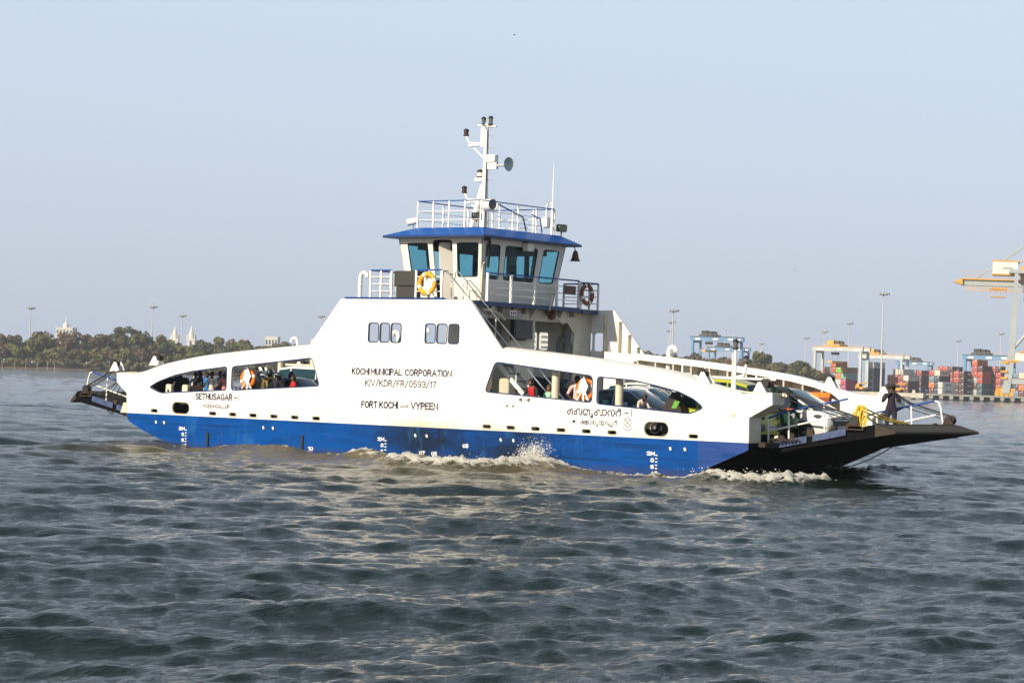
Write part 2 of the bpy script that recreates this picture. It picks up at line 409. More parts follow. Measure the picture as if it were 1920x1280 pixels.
for x, z0, z1 in ((-8.0, .08, .55), (-3.62, .08, .62)): mb.use(DARK).box(x-.05, x+.05, -.05, -.001, z0, z1)
for x in (-10.55, -10.15, -5.42, -4.98, 1.25, 1.72, 4.72, 5.22, 11.1, 11.62):
    mb.use(LETW).tube([(x, -.015, .86), (x+.05, -.03, .77)], .035, 6)
FP(mb, 'side_fitting')
mb = MB()                                        # draught marks and frame numbers
def put(txt, x0, x1, z, h, w): strokes(mb, text_lines(txt, x0, x1, z, h), w, lambda u, v: (u, -.004, v))
for xm, z2 in ((-9.08, .60), (-.0, .60), (10.61, .60)):
    put('2', xm-.33, xm-.22, z2, .09, .03); put('M', xm-.18, xm-.07, z2, .09, .03)
    for k, c in enumerate('864'): put(c, xm-.19, xm-.09, z2-.2*(k+1), .09, .03)
    for k in range(6): strokes(mb, [[(xm-.02, z2-.1*k), (xm+.03, z2-.1*k)]], .028, lambda u, v: (u, -.004, v))
    FP(mb, 'draught_mark', m=LETW, fix=False); mb = MB()
for t, x, z in (('05', 3.22, .52), ('07', 1.45, .22), ('06', 1.95, .22), ('10', -3.35, .15)): put(t, x, x+.2, z, .1, .028); FP(mb, 'hull_marking', m=LETW, fix=False); mb = MB()

# side walls ------------------------------------------------------
TOP_A = [(-11.69, 2.55), (-11.37, 2.60), (-10.28, 2.90), (-8.55, 3.20), (-7.22, 3.35), (-5.92, 3.48), (-4.65, 3.59), (-3.47, 3.70)]
TOP_B = [(4.65, 3.74), (5.55, 3.67), (7.12, 3.55), (8.31, 3.44), (9.70, 3.29), (10.80, 3.15), (11.65, 2.98), (12.39, 2.77), (13.16, 2.62), (13.49, 2.59)]
TA = [tuple(p) for p in smooth_line(TOP_A, 3)]; TB = [tuple(p) for p in smooth_line(TOP_B, 3)]
OUT = ([(-12.04, 1.10), (-12.07, 1.81), (-12.59, 2.18), (-12.61, 2.52)]+[(x, z-.05) for x, z in TA]
       + [(-2.13, 5.24), (3.31, 5.24)]+[(x, z-.05) for x, z in TB]+[(14.58, 2.59), (14.60, 2.25), (13.82, 1.84), (13.83, 1.10)])
H_A = rounded([(-10.95, 2.05), (-10.53, 2.25), (-9.72, 2.50), (-8.86, 2.66), (-7.22, 2.86), (-7.22, 2.05), (-10.35, 1.86), (-10.69, 1.95)], .10)
H_B = rounded([(-6.98, 2.86), (-5.9, 2.97), (-3.32, 3.24), (-2.95, 2.31), (-6.98, 2.05)], .13)
H_C = rounded([(4.02, 2.32), (4.40, 3.28), (8.18, 2.93), (8.18, 2.11)], .15)
H_D = rounded([(8.36, 2.91), (9.73, 2.83), (10.55, 2.69), (11.36, 2.53), (11.9, 2.32), (12.24, 2.08), (11.76, 1.89), (8.36, 2.08)], .12)
WIN = [rounded([(a, 3.82), (b, 3.82), (b, 4.45), (a, 4.45)], .10) for a, b in ((-.89, -.45), (-.40, .02), (.07, .51), (1.51, 1.94), (1.99, 2.42), (2.48, 2.91))]
PORTX = (-10.66, -7.82, -6.87, -5.92, -4.96, -4.01, -3.05, 4.15, 5.10, 6.07, 7.05, 8.01, 8.97, 11.91)
PORTS = [rrect(x-.175, x+.175, 1.15, 1.29, .065) for x in PORTX]
MOOR = [rrect(-9.79, -8.94, 1.15, 1.57, .20, 5), rrect(10.13, 11.03, 1.16, 1.61, .22, 5)]
FP(MB().use(HULLW).plate(OUT, [H_A, H_B, H_C, H_D]+WIN+PORTS+MOOR, nearw, .08), 'side_wall')
FP(MB().use(WHITE).plate(OUT, [H_A, H_B]+WIN+PORTS+MOOR, farw, .08), 'side_wall')
mb = MB()                                        # dark rubber lips round the openings, both sides
for lp in (H_A, H_B, H_C, H_D, *WIN):
    mb.use(NAVYB).tube([(x, .005, z) for x, z in lp], .022, 5, closed=True)
for lp in MOOR+PORTS: mb.use(CREAM).tube([(x, .0, z) for x, z in lp], .018, 5, closed=True)
FP(mb, 'opening_rim', smooth=60)
for side in (0, 1):                              # sloping gunwale strip and inner flange
    for top in (TA, TB):
        mb = MB().use(WHITE); Y = (lambda y: y) if not side else (lambda y: BEAM-y)
        pr = [(-.003, -.13), (-.003, -.05), (.24, .02), (.62, .02), (.62, -.16), (.58, -.16), (.58, -.02), (.10, -.02)]
        vs = [(x, Y(y), z+dz) for x, z in top for y, dz in pr]; k = len(pr)
        fs = [(i*k+j, i*k+(j+1) % k, (i+1)*k+(j+1) % k, (i+1)*k+j) for i in range(len(top)-1) for j in range(k)]
        fs += [tuple(range(k)), tuple(range((len(top)-1)*k, len(top)*k))]
        FP(mb.add(vs, fs), 'gunwale', smooth=40)
for Y in ((lambda y: y), (lambda y: BEAM-y)):    # boxed ends of the walls, bow and stern
    for pts, s in (([(13.49, 2.61), (14.58, 2.60), (14.60, 2.25), (13.82, 1.84), (13.83, 1.09)], 1), ([(-11.69, 2.57), (-12.61, 2.53), (-12.59, 2.18), (-12.07, 1.81), (-12.04, 1.09)], -1)):
        mb = MB().use(CREAM if Y(1) == 1 else WHITE)
        for i in range(len(pts)-1):
            a, b = Vector(pts[i]), Vector(pts[i+1]); d = (b-a).normalized(); nn = Vector((-d.y, d.x))*(s)
            q = [a, b, b-nn*.04, a-nn*.04]
            mb.prism([tuple(p) for p in q], lambda u, v: (u, Y(.082), v), lambda u, v: (u, Y(.70), v))
        mb.prism([pts[1], pts[2], pts[3], (pts[3][0]-s*.6, pts[3][1]), (pts[1][0]-s*1.1, pts[1][1]-.02)], lambda u, v: (u-s*.01, Y(.66), v-.01), lambda u, v: (u-s*.01, Y(.70), v-.01))
        FP(mb, 'end_box')
# inner plating of the far bulwark towards the bow, with its framed recess
rec = rounded([(3.9, 2.25), (4.62, 3.55), (7.12, 3.37), (8.31, 3.26), (9.70, 3.11), (10.80, 2.97), (11.65, 2.80), (12.3, 2.62), (12.62, 2.40), (12.62, 1.95), (11.5, 1.9)], .12)
inner = [(3.35, 1.09), (3.35, 3.80), (4.65, 3.72)]+[(x, z-.03) for x, z in TB[1:]]+[(14.56, 2.56), (14.58, 2.27), (13.80, 1.86), (13.80, 1.09)]
FP(MB().use(WHITE).plate(inner, [rec], lambda u, v, w: (u, 7.66-w, v), .05), 'inner_plating')
mb = MB().use(CREAM)
for x in np.arange(4.7, 12.7, .72): mb.box(x-.03, x+.03, 7.67, 8.185, 1.1, float(np.interp(x, [p[0] for p in TB], [p[1] for p in TB]))-.1)
for x in (3.62, 4.02, 4.40): mb.box(x-.03, x+.03, 8.02, 8.185, 3.75, 5.2-max(0, x-3.31)*1.12)
for x in (-2.6, -1.6, -.95, 1.2, 3.0): mb.box(x-.03, x+.03, 8.05, 8.185, 2.0, 5.1 if x > -2.2 else 4.4)
for x in np.arange(-11.5, -3, .95): mb.box(x-.03, x+.03, 7.9, 8.185, 1.1, 2.0)
for x in np.arange(-11.6, 13.2, .955): 
    if not -8.9 > x > -9.9 and not 10 < x < 11.2: mb.box(x+.14, x+.20, .085, .40, 1.09, 1.85)
FP(mb, 'web_frame')
mb = MB().use(WHITE)
mb.box(5.9, 10.2, 7.60, 7.66, 2.98, 3.06)
for x in (6.55, 7.45, 9.45): mb.box(x-.03, x+.03, 7.61, 7.655, 3.05, 3.42-.09*(x-6.5))
FP(mb, 'recess_stringer')
# side posts between paired openings and round pillars behind them
mb = MB().use(CREAM)
for x, y, r, z1 in ((6.43, .5, .125, 3.55), (8.85, .5, .125, 3.3), (5.35, 1.9, .08, 3.5), (-4.35, .62, .0, 0)):
    if r: mb.lathe((x, y, 1.08), (0, 0, 1), [(0, r*1.3), (.03, r*1.3), (.04, r), (z1-1.08, r)], 14)
for x, y, r, z1 in ((-9.55, 7.2, .17, 4.0), (-8.95, 7.6, .09, 3.4), (-11.35, 7.3, .10, 3.35)): mb.lathe((x, y, 1.08), (0, 0, 1), [(0, r), (z1-1.08, r)], 12)
mb.box(-11.4, -8.9, 7.45, 7.52, 2.98, 3.06)
FP(mb, 'pillar', smooth=40)
mb = MB().use(HULLB)                              # blue trim along the top of the near deckhouse side
mb.box(-1.95, 2.2, -.02, .10, 5.245, 5.30)
FP(mb, 'blue_trim')

# lettering on the near side ----------------------------------------
on = lambda u, v: (u, -.004, v)
mb = MB()
T = lambda t, x0, x1, z, h, dz=0, w=.028: strokes(mb, text_lines(t, x0, x1, z, h, dz), w*1.35, on)
T('KOCHI', -1.53, -.80, 2.75, .185, .003, .033); T('MUNICIPAL', -.71, .58, 2.755, .185, .005, .033); T('CORPORATION', .74, 2.65, 2.76, .185, .008, .033)
FP(mb, 'lettering', m=LETTER, fix=False); mb = MB()
T('KIV/KDR/FR/0593/17', -.94, 2.03, 2.375, .19, .02, .026)
FP(mb, 'lettering', m=LETTER, fix=False); mb = MB()
T('FORT', -1.07, -.42, 1.66, .19, .01, .036); T('KOCHI', -.30, .46, 1.67, .19, .01, .036); T('=', .57, .93, 1.67, .16, .005, .022); T('VYPEEN', 1.04, 2.13, 1.68, .19, .012, .036)
FP(mb, 'lettering', m=LETTER, fix=False); mb = MB()
T('SETHUSAGAR', -8.65, -6.93, 1.70, .19, .008, .034); T('-', -6.82, -6.70, 1.705, .19, 0, .03); strokes(mb, [[(-6.61, 1.70), (-6.61, 1.90)]], .026, on)
FP(mb, 'lettering', m=LETTER, fix=False); mb = MB()
T('KODUNGALLUR', -8.25, -7.04, 1.41, .115, .01, .017); FP(mb, 'lettering', m=LETTER, fix=False); mb = MB()
# Malayalam name drawn stroke by stroke
def ml(glyphs, x0, x1, z, h, w):
    wt = sum(g[0] for g in glyphs)+.12*(len(glyphs)-1); s = (x1-x0)/wt; x = x0
    for gw, gl in glyphs:
        strokes(mb, [[(x+px*s, z+py*h) for px, py in ln] for ln in gl], w, on); x += (gw+.12)*s
g_e2 = (.75, [arc(.25, .35, .17, .30, 60, 360, 10)+arc(.55, .5, .14, .45, 180, 20, 6)+[(.66, .2), (.72, 0)]])                           # long e sign
g_sa = (1.0, [arc(.20, .30, .18, .26, 90, 430, 12)+[(.30, .62)]+arc(.50, .70, .18, .26, 160, 0, 6)+[(.70, .1)]+arc(.82, .22, .13, .20, 190, 360, 6)+[(.96, .9)]])
g_tha = (.8, [arc(.28, .45, .28, .48, 250, 20, 12)+[(.54, .2)]+arc(.40, .22, .14, .2, 0, -200, 6), [(.54, .6)]+arc(.66, .6, .13, .33, 180, 0, 6)+[(.79, .05)]])
g_u = (.32, [arc(.10, .05, .14, .18, 80, -60, 6)+arc(.14, -.26, .12, .13, 90, -230, 7)])
g_aa = (.38, [arc(.10, .5, .26, .48, 120, -120, 10)])
g_ga = (.85, [arc(.24, .45, .22, .45, 240, 0, 10)+[(.46, .25)]+arc(.60, .25, .14, .22, 180, 290, 5)+arc(.62, .55, .22, .42, -40, 110, 7)])
g_rr = (.62, [arc(.30, .42, .28, .42, 235, -55, 12), arc(.42, 1.02, .16, .16, -80, 200, 8)])
ml([g_e2, g_sa, g_tha, g_u, g_sa, g_aa, g_ga, g_rr], 7.25, 9.28, 1.72, .19, .040)
T('-', 9.42, 9.54, 1.735, .19, 0, .028); strokes(mb, [[(9.66, 1.73), (9.66, 1.93)]], .026, on); FP(mb, 'lettering', m=LETTER, fix=False); mb = MB()
g_ka = (.9, [arc(.22, .40, .2, .38, 300, 60, 10)+[(.45, .40), (.45, 1), (.45, -.05)], arc(.66, .40, .2, .36, 130, -120, 9), [(.05, .40), (.85, .40)]])
g_e1 = (.55, [arc(.22, .30, .17, .28, 60, 360, 10)+arc(.46, .55, .09, .4, 180, 0, 5)+[(.55, 0)]])
g_da = (.62, [[(.05, .95), (.30, .95), (.12, .25)]+arc(.34, .25, .22, .26, 180, 350, 6)+[(.58, .8)]])
g_nga = (1.05, [arc(.25, .45, .22, .45, 240, -60, 10)+[(.44, .1), (.58, .9)], arc(.72, .45, .2, .42, 150, -130, 9), [(.50, 0), (1.0, 0)]])
g_lla = (.95, [arc(.22, .45, .2, .42, 250, 0, 8)+[(.42, .2)]+arc(.56, .3, .14, .25, 180, 360, 6)+[(.70, .8)], arc(.80, -.05, .16, .22, 130, -160, 8)])
ml([g_e1, g_ka, g_aa, g_da, g_u, g_nga, g_lla, g_u, g_rr], 7.77, 9.14, 1.44, .125, .024)
strokes(mb, [[(7.47+.015*i, 1.535-.022*i), (7.59-.015*i, 1.537-.022*i)] for i in range(5)], .026, on)
FP(mb, 'lettering', m=LETTER, fix=False); mb = MB()
cx, cz = 9.53, 1.545
strokes(mb, [arc(cx, cz, .135, .135, 0, 360, 24), [(cx-.095, cz-.095), (cx+.095, cz+.095)], [(cx-.095, cz+.095), (cx+.095, cz-.095)], arc(cx, 1.50, .19, .19, 205, 335, 10)], .020, on)
FP(mb, 'plimsoll_mark', m=LETTER, fix=False)

# deck edge and ramps -------------------------------------------------
def ramp(s):
    X = (lambda x: x) if s > 0 else mir
    mb = MB(); y0, y1 = 1.35, 6.75
    pts = [(13.80, 1.08), (15.4, 1.40), (16.4, 1.60), (17.25, 1.77)]
    low = [(17.25, 1.40), (16.4, 1.26), (14.8, .98), (13.84, .75)]
    mb.use(HULLK).prism([(X(a), b) for a, b in pts+low], lambda u, v: (u, y0, v), lambda u, v: (u, y1, v))
    r = mb.build('ramp', ferry)
    mb = MB().use(RAMPTOP)
    for i in range(3):
        a, b = pts[i], pts[i+1]
        mb.prism([(X(a[0]), a[1]+.004), (X(b[0]), b[1]+.004), (X(b[0]), b[1]+.016), (X(a[0]), a[1]+.016)], lambda u, v: (u, y0+.1, v), lambda u, v: (u, y1-.1, v))
    for k in range(14):
        t = k/13; x = 13.9+3.3*t; z = float(np.interp(x, [p[0] for p in pts], [p[1] for p in pts]))
        mb.box(min(X(x), X(x+.05)), max(X(x), X(x+.05)), y0+.12, y1-.12, z+.01, z+.035)
    FP(mb, 'tread_plate', r)
    mb = MB().use(RAMPTOP)                        # hinged flap at the tip
    f = [(17.27, 1.775), (17.92, 1.60), (17.95, 1.545), (17.90, 1.53), (17.27, 1.42)] if s > 0 else [(17.27, 1.72), (17.58, 1.40), (17.57, 1.35), (17.50, 1.35), (17.27, 1.50)]
    mb.prism([(X(a), b) for a, b in f], lambda u, v: (u, y0-.02, v), lambda u, v: (u, y1+.02, v))
    for y in np.linspace(y0, y1, 6)[1:-1]: mb.use(DARK).prism([(X(17.28), 1.785 if s > 0 else 1.73), (X(17.90 if s > 0 else 17.55), 1.617 if s > 0 else 1.45), (X(17.90 if s > 0 else 17.55), 1.60 if s > 0 else 1.40), (X(17.28), 1.76 if s > 0 else 1.7)], lambda u, v: (u, y-.012, v), lambda u, v: (u, y+.012, v))
    FP(mb, 'flap', r)
    for y, d in ((y0, -1), (y1, 1)):              # painted curbs, rails, sheave blocks
        mb = MB(); mb.use(mat('curb_paint', (.045, .08, .19), .6, var=.6, scale=4))
        for a, b in (((13.85, 1.02), (15.05, 1.26)), ((15.25, 1.30), (16.35, 1.53))):
            mb.prism([(X(a[0]), a[1]-.10), (X(b[0]), b[1]-.10), (X(b[0]), b[1]+.10), (X(a[0]), a[1]+.10)], lambda u, v: (u, y, v), lambda u, v: (u, y+d*.09, v))
        mb.use(RUST)
        for a in (14.15, 14.5, 15.15, 16.45):
            zz = float(np.interp(a, [p[0] for p in pts], [p[1] for p in pts]))
            mb.lathe((X(a), y+d*.01, zz+.10), (0, 1, 0), [(-.05, .05), (-.05, .11), (.05, .11), (.05, .05)], 10)
        FP(mb, 'curb', r)
        zr = lambda x: float(np.interp(x, [p[0] for p in pts], [p[1] for p in pts]))
        rail = MB()
        for x, top in ((13.72, 1.84), (14.42, 2.08), (15.62, 2.33)):
            rail.use(WHITE).tube([(X(x-.03), y+d*.05, top), (X(x+.02), y+d*.05, zr(max(x, 13.8))-.02)], .030, 8)
        rail.tube([(X(13.72), y+d*.05, 1.45), (X(16.45), y+d*.05, 2.07)], .028, 8)
        rail.use(RAILB).tube([(X(13.72), y+d*.05, 1.84), (X(14.42), y+d*.05, 2.08), (X(15.62), y+d*.05, 2.33), (X(16.40), y+d*.05, 2.50)], .030, 8)
        rail.use(WHITE).tube([(X(16.40), y+d*.05, 2.50), (X(16.52), y+d*.05, 2.47), (X(16.60), y+d*.05, 2.30), (X(16.72), y+d*.05, zr(16.72))], .030, 8)
        FP(rail, 'railing', r, smooth=50)
        mb = MB().use(DARK)
        xs_ = 16.66 if d < 0 else 16.95; zs_ = zr(xs_)
        mb.lathe((X(xs_), y+d*.06, zs_+.22), (0, 1, 0), [(-.10, .08), (-.10, .15), (-.04, .15), (-.03, .10), (.03, .10), (.04, .15), (.10, .15), (.10, .08)], 14)
        mb.use(RUST).prism([(X(xs_-.22), zs_-.02), (X(xs_+.26), zs_-.02), (X(xs_+.18), zs_+.10), (X(xs_+.05), zs_+.34), (X(xs_-.10), zs_+.30)], lambda u, v: (u, y-.14, v), lambda u, v: (u, y-.11, v)); mb.box(min(X(xs_-.3), X(xs_+.3)), max(X(xs_-.3), X(xs_+.3)), y-.14, y+.14, zs_-.06, zs_+.05)
        FP(mb, 'sheave_block', r, smooth=40)
        mb = MB().use(ROPED)                      # hoisting wires from the wall-top rollers
        yb = .40 if d < 0 else BEAM-.40
        for k, (dz, dy) in enumerate(((.0, 0), (-.13, .12), (-.30, -.10))):
            mb.tube([(X(14.18), yb+dy, 2.86+dz*.6), (X(15.3), (yb+y)/2+dy*.6, 2.42+dz*.6-.02), (X(xs_), y+d*.06, zs_+.34+dz*.5)], .015 if k else .028, 6)
        FP(mb, 'hoist_wire', r)
    return r
ramp(1); ramp(-1)
for X in ((lambda x: x), mir):                    # roller brackets on the wall tops
    for Y in ((lambda y: y), (lambda y: BEAM-y)):
        for xa, zt in ((12.0, 2.85), (13.98, 2.60)):
            mb = MB().use(WHITE)
            for yy in (.14, .42): mb.prism([(X(xa-.14), zt), (X(xa+.34), zt-.04), (X(xa+.12), zt+.30), (X(xa+.02), zt+.30)], lambda u, v: (u, Y(yy), v), lambda u, v: (u, Y(yy+.03), v))
            mb.use(DARK).lathe((X(xa-.0 if xa < 13 else xa+.22), Y(.16), zt+.27), (0, 1, 0) if Y(1) == 1 else (0, -1, 0), [(0, .05), (0, .14), (.05, .14), (.07, .09), (.18, .09), (.2, .14), (.25, .14), (.25, .05)], 14)
            FP(mb, 'rope_roller', smooth=40)
mb = MB()                                         # pad eyes on the wall ends
for y in (.62, BEAM-.62): mb.use(CREAM).lathe((14.60, y, 2.52), (1, 0, 0), [(0, .09), (.07, .09), (.08, .05), (.14, .05)], 10)
mb.lathe((13.28, -.002, 1.92), (0, -1, 0), [(0, .075), (.02, .075), (.03, .03)], 14)
FP(mb, 'pad_eye', smooth=50)
mb = MB().use(RUST)                               # stern edge fittings and corner flange
for x in (-12.1, -12.35): mb.tube([(x, .9, 1.1), (x-.12, 1.0, 1.35), (x-.02, 1.1, 1.6)], .05, 6)
mb.box(-12.4, -12.05, .3, 1.3, .98, 1.10); mb.box(13.84, 14.1, .5, 1.3, .98, 1.12)
for k in range(7): mb.tube([(13.95+.12*k, .95+.04*k, 1.16), (14.05+.12*k, 1.0+.04*k, 1.25), (14.13+.12*k, .97+.04*k, 1.17)], .028, 5)
FP(mb, 'hinge_chain')
FP(MB().use(CREAM).prism([(-12.06, 1.10), (-12.36, 1.10), (-12.22, 1.46), (-12.06, 1.46)], lambda u, v: (u, .0, v), lambda u, v: (u, .05, v)), 'corner_flange')
mb = MB().use(CREAM)                              # bollards just inside the stern opening
for x in (-10.15, -9.35): mb.prism([(x-.14, 1.5), (x+.14, 1.5), (x+.13, 2.12), (x+.09, 2.18), (x-.09, 2.18), (x-.13, 2.12)], lambda u, v: (u, .15, v), lambda u, v: (u, .28, v))
mb.use(BLACK).ball((-10.15, .14, 1.95), .05, .02, .05)
FP(mb, 'bollard_bracket')

# bridge deck, portal frames, under-deck gear ------------------------
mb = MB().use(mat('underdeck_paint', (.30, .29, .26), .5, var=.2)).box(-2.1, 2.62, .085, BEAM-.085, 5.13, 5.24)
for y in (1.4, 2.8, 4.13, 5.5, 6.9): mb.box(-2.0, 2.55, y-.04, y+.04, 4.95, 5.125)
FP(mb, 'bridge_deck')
mb = MB().use(NAVYB).box(2.622, 2.69, .30, 7.10, 5.12, 5.27); mb.box(2.66, 2.73, 7.105, 8.02, 5.08, 5.22)
FP(mb, 'deck_fascia')
for x in (2.36, -1.9):
    o_ = [(.09, 1.09), (.09, 5.12), (BEAM-.09, 5.12), (BEAM-.09, 1.09), (7.15, 1.09), (7.15, 4.40), (6.78, 4.74), (1.49, 4.74), (1.12, 4.40), (1.12, 1.09)]
    FP(MB().use(CREAM).plate(o_, [], lambda u, v, w: (x-w, u, v), .06), 'portal_frame')
mb = MB().use(CREAM)
for y in (2.3, 4.6, 6.2): mb.prism([(2.37, 4.76), (2.37, 5.12), (2.60, 5.12)], lambda u, v: (u, y-.03, v), lambda u, v: (u, y+.03, v))
for y in (2.0, 5.3): mb.tube([(2.55, y, 5.0), (2.55, y+.3, 4.95), (2.55, y+.6, 4.86), (2.55, y+.9, 4.70)], .05, 8)
mb.tube([(2.66, 1.55, 4.98), (2.66, 1.9, 4.98), (2.66, 2.05, 5.04), (2.66, 2.05, 5.12)], .05, 8)
FP(mb, 'deck_bracket', smooth=50)
scr = FP(MB().use(BLACK).box(2.42, 2.62, 3.35, 4.40, 4.10, 4.735, bev=.02), 'display_board')
FP(MB().use(mat('screen_dark', (.006, .006, .007), .25)).box(2.622, 2.63, 3.42, 4.33, 4.16, 4.68), 'screen', scr)
FP(MB().use(CREAM).box(1.6, 2.3, 3.55, 4.95, 1.09, 4.06, bev=.03).box(1.9, 2.3, 4.45, 4.95, 4.062, 4.735), 'machinery_casing')
mb = MB().use(LETW).box(2.60, 2.612, 3.05, 3.52, 4.83, 5.05)
mb.use(mat('sign_red', (.22, .03, .02), .5))
for q in ((3.05, 3.52, 4.83, 4.85), (3.05, 3.52, 5.03, 5.05), (3.05, 3.07, 4.85, 5.03), (3.50, 3.52, 4.85, 5.03)): mb.box(2.6125, 2.622, *q)
mb.use(BLACK)
for k in range(3): mb.box(2.6125, 2.616, 3.13+.12*k, 3.20+.12*k, 4.89, 4.99)
mb.box(2.50, 2.60, 3.28, 3.30, 5.05, 5.12)
FP(mb, 'deck_sign')
mb = MB().use(BRASS).lathe((2.86, 5.05, 4.98), (.75, -.35, -.2), [(-.34, .03), (-.2, .04), (-.05, .09), (.05, .17), (.09, .19), (.07, .15), (-.05, .07)], 14)
mb.use(CREAM).tube([(2.72, 5.15, 5.1), (2.72, 5.3, 5.65)], .03, 6)
FP(mb, 'loudhailer', smooth=40)
mb = MB().use(GREY)                               # goose-neck pipes seen on the far side under the deck
for x, y, z0, z1 in ((1.25, 7.8, 2.5, 4.25), (1.85, 7.8, 2.5, 4.1)): mb.tube([(x, y, z0), (x, y, z1-.15), (x+.05, y, z1-.03), (x+.18, y, z1), (x+.28, y, z1-.06), (x+.3, y, z1-.2)], .085, 10)
FP(mb, 'vent_pipe', smooth=50)
for (x, y, z0, z1, r, dx) in ((-1.43, .14, 5.25, 6.12, .07, 1), (5.80, 7.9, 3.1, 4.02, .085, 1), (-4.28, .32, 3.55, 3.92, .05, -1), (-4.9, 7.8, 3.2, 4.5, .08, 1), (-6.0, 7.8, 3.2, 4.35, .08, -1)):
    mb = MB().use(WHITE)
    mb.tube([(x, y, z0), (x, y, z1-.16), (x+dx*.05, y, z1-.04), (x+dx*.16, y, z1), (x+dx*.27, y, z1-.05), (x+dx*.30, y, z1-.16)], r, 12)
    mb.lathe((x, y, z0+.5*(z1-z0)), (0, 0, 1), [(0, r*1.25), (.04, r*1.25)], 12)
    FP(mb, 'vent_pipe', smooth=50)

# stair from the bridge deck down to the car deck --------------------
mb = MB(); a0, a1 = Vector((1.78, 0, 5.22)), Vector((6.35, 0, 1.12)); d = (a1-a0)
for y in (.78, 1.42): mb.use(WHITE).prism([(a0.x, a0.z), (a1.x, a1.z), (a1.x-.20, a1.z), (a0.x-.20, a0.z)], lambda u, v: (u, y, v), lambda u, v: (u, y+.05, v))
for k in range(17):
    p = a0+d*((k+.5)/17); mb.use(DARK).box(p.x-.22, p.x+.02, .835, 1.415, p.z-.02, p.z+.02)
for y in (.80, 1.44):
    h = Vector((0, 0, .95)); rl = MB()
    mb.use(WHITE)
    for t in (.05, .35, .65, .95): p = a0+d*t; mb.tube([(p.x-.1, y, p.z), (p.x-.1, y, p.z+.9)], .02, 6)
    mb.use(CHROME).tube([(a0.x-.25, y, a0.z+.7), (a0.x-.22, y, a0.z+.98), (a0.x-.1, y, a0.z+1.0), (a1.x-.1, y, a1.z+.9)], .022, 8)
FP(mb, 'stairway', smooth=40)
mb = MB()                                         # aft stair seen beneath the bridge
for y in (2.35, 3.0): mb.use(CREAM).prism([(-3.2, 1.1), (-3.0, 1.1), (-.9, 4.7), (-1.1, 4.7)], lambda u, v: (u, y, v), lambda u, v: (u, y+.05, v))
for k in range(13): mb.use(DARK).box(-3.1+.165*k-.1, -3.1+.165*k+.12, 2.405, 2.995, 1.3+.27*k, 1.33+.27*k)
FP(mb, 'stairway')

# wheelhouse ----------------------------------------------------------
Z0, Z1 = 5.245, 7.46; b0, b1, y0_, y1_ = -.93, 2.11, 2.10, 6.17; t0, t1, ty0, ty1 = -1.20, 2.38, 1.75, 6.52
def face(c00, c10, c01, c11, inward):
    c00, c10, c01, c11, inward = map(Vector, (c00, c10, c01, c11, inward))
    return lambda u, v, w: (c00*(1-u)*(1-v)+c10*u*(1-v)+c01*(1-u)*v+c11*u*v)+inward*w
WHP = mat('wheelhouse_paint', (.76, .74, .68), .4, var=.08, scale=1.5)
wh = MB().use(WHP)
fN = face((b0, y0_, Z0), (b1, y0_, Z0), (t0, ty0, Z1), (t1, ty0, Z1), (0, 1, 0))
fF = face((b0, y1_, Z0), (b1, y1_, Z0), (t0, ty1, Z1), (t1, ty1, Z1), (0, -1, 0))
fB = face((b1, y0_, Z0), (b1, y1_, Z0), (t1, ty0, Z1), (t1, ty1, Z1), (-1, 0, 0))
fA = face((b0, y0_, Z0), (b0, y1_, Z0), (t0, ty0, Z1), (t0, ty1, Z1), (1, 0, 0))
sq = [(0, 0), (1, 0), (1, 1), (0, 1)]
rd = lambda u0, u1, v0, v1, r=.03: rounded([(u0, v0), (u1, v0), (u1, v1), (u0, v1)], r)
wN = [rd(.10, .345, .38, .88), rd(.70, .955, .38, .88)]; door = rd(.405, .645, .03, .93, .05)
wB = [rd(.05, .215, .36, .87), rd(.28, .665, .36, .87), rd(.74, .93, .36, .87)]
wAft = [rd(.04, .30, .36, .87), rd(.35, .64, .36, .87), rd(.69, .96, .36, .87)]; wFar = [rd(.03, .36, .38, .88), rd(.42, .63, .38, .88), rd(.69, .96, .38, .88)]
wh.plate(sq, wN+[door], fN, .05); wh.plate(sq, wFar, fF, .05); wh.plate(sq, wB, fB, .05); wh.plate(sq, wAft, fA, .05)
wh.box(t0+.02, t1-.02, ty0+.02, ty1-.02, Z1-.02, Z1+.05)
wroot = FP(wh, 'wheelhouse')
for fn, holes in ((fN, wN), (fF, wFar), (fB, wB), (fA, wAft)):
    for hl in holes:
        us = [p[0] for p in hl]; vs_ = [p[1] for p in hl]
        mb = MB().use(GLASST).plate(rd(min(us)+.002, max(us)-.002, min(vs_)+.002, max(vs_)-.002), [], lambda u, v, w: fn(u, v, .03+w), .008)
        mb.use(BLACK).tube([fn(u, v, .012) for u, v in hl], .022, 5, closed=True)
        FP(mb, 'window', wroot)
mb = MB().use(WHP)                                # open door leaf swung inwards, with handle
dl = rounded([(0, .04), (.62, .04), (.62, 1.98), (0, 1.98)], .1)
mb.plate(dl, [], lambda u, v, w: (.42+u*.60+w*.8, y0_+.02+u*.75-w*.6-.10*v, Z0+v), .05)
dr = FP(mb, 'door', wroot)
FP(MB().use(BLACK).tube([(.62, y0_+.02, 6.25), (.62, y0_-.05, 6.28), (.72, y0_+.0, 6.28)], .02, 6), 'handle', dr)
mb = MB().use(mat('cabin_dark', (.05, .05, .045), .7)).box(b0+.15, b1-.15, y0_+.1, y1_-.1, Z0+.01, Z0+.03)
mb.box(1.25, 1.85, 2.8, 5.4, Z0+.03, 6.2, bev=.03); mb.use(CREAM).box(t0+.1, t1-.1, ty0+.1, ty1-.1, 7.36, 7.42); mb.use(MATS['cabin_dark']).box(t0+.5, t1-.5, ty0+.45, ty1-.45, 7.0, 7.355)
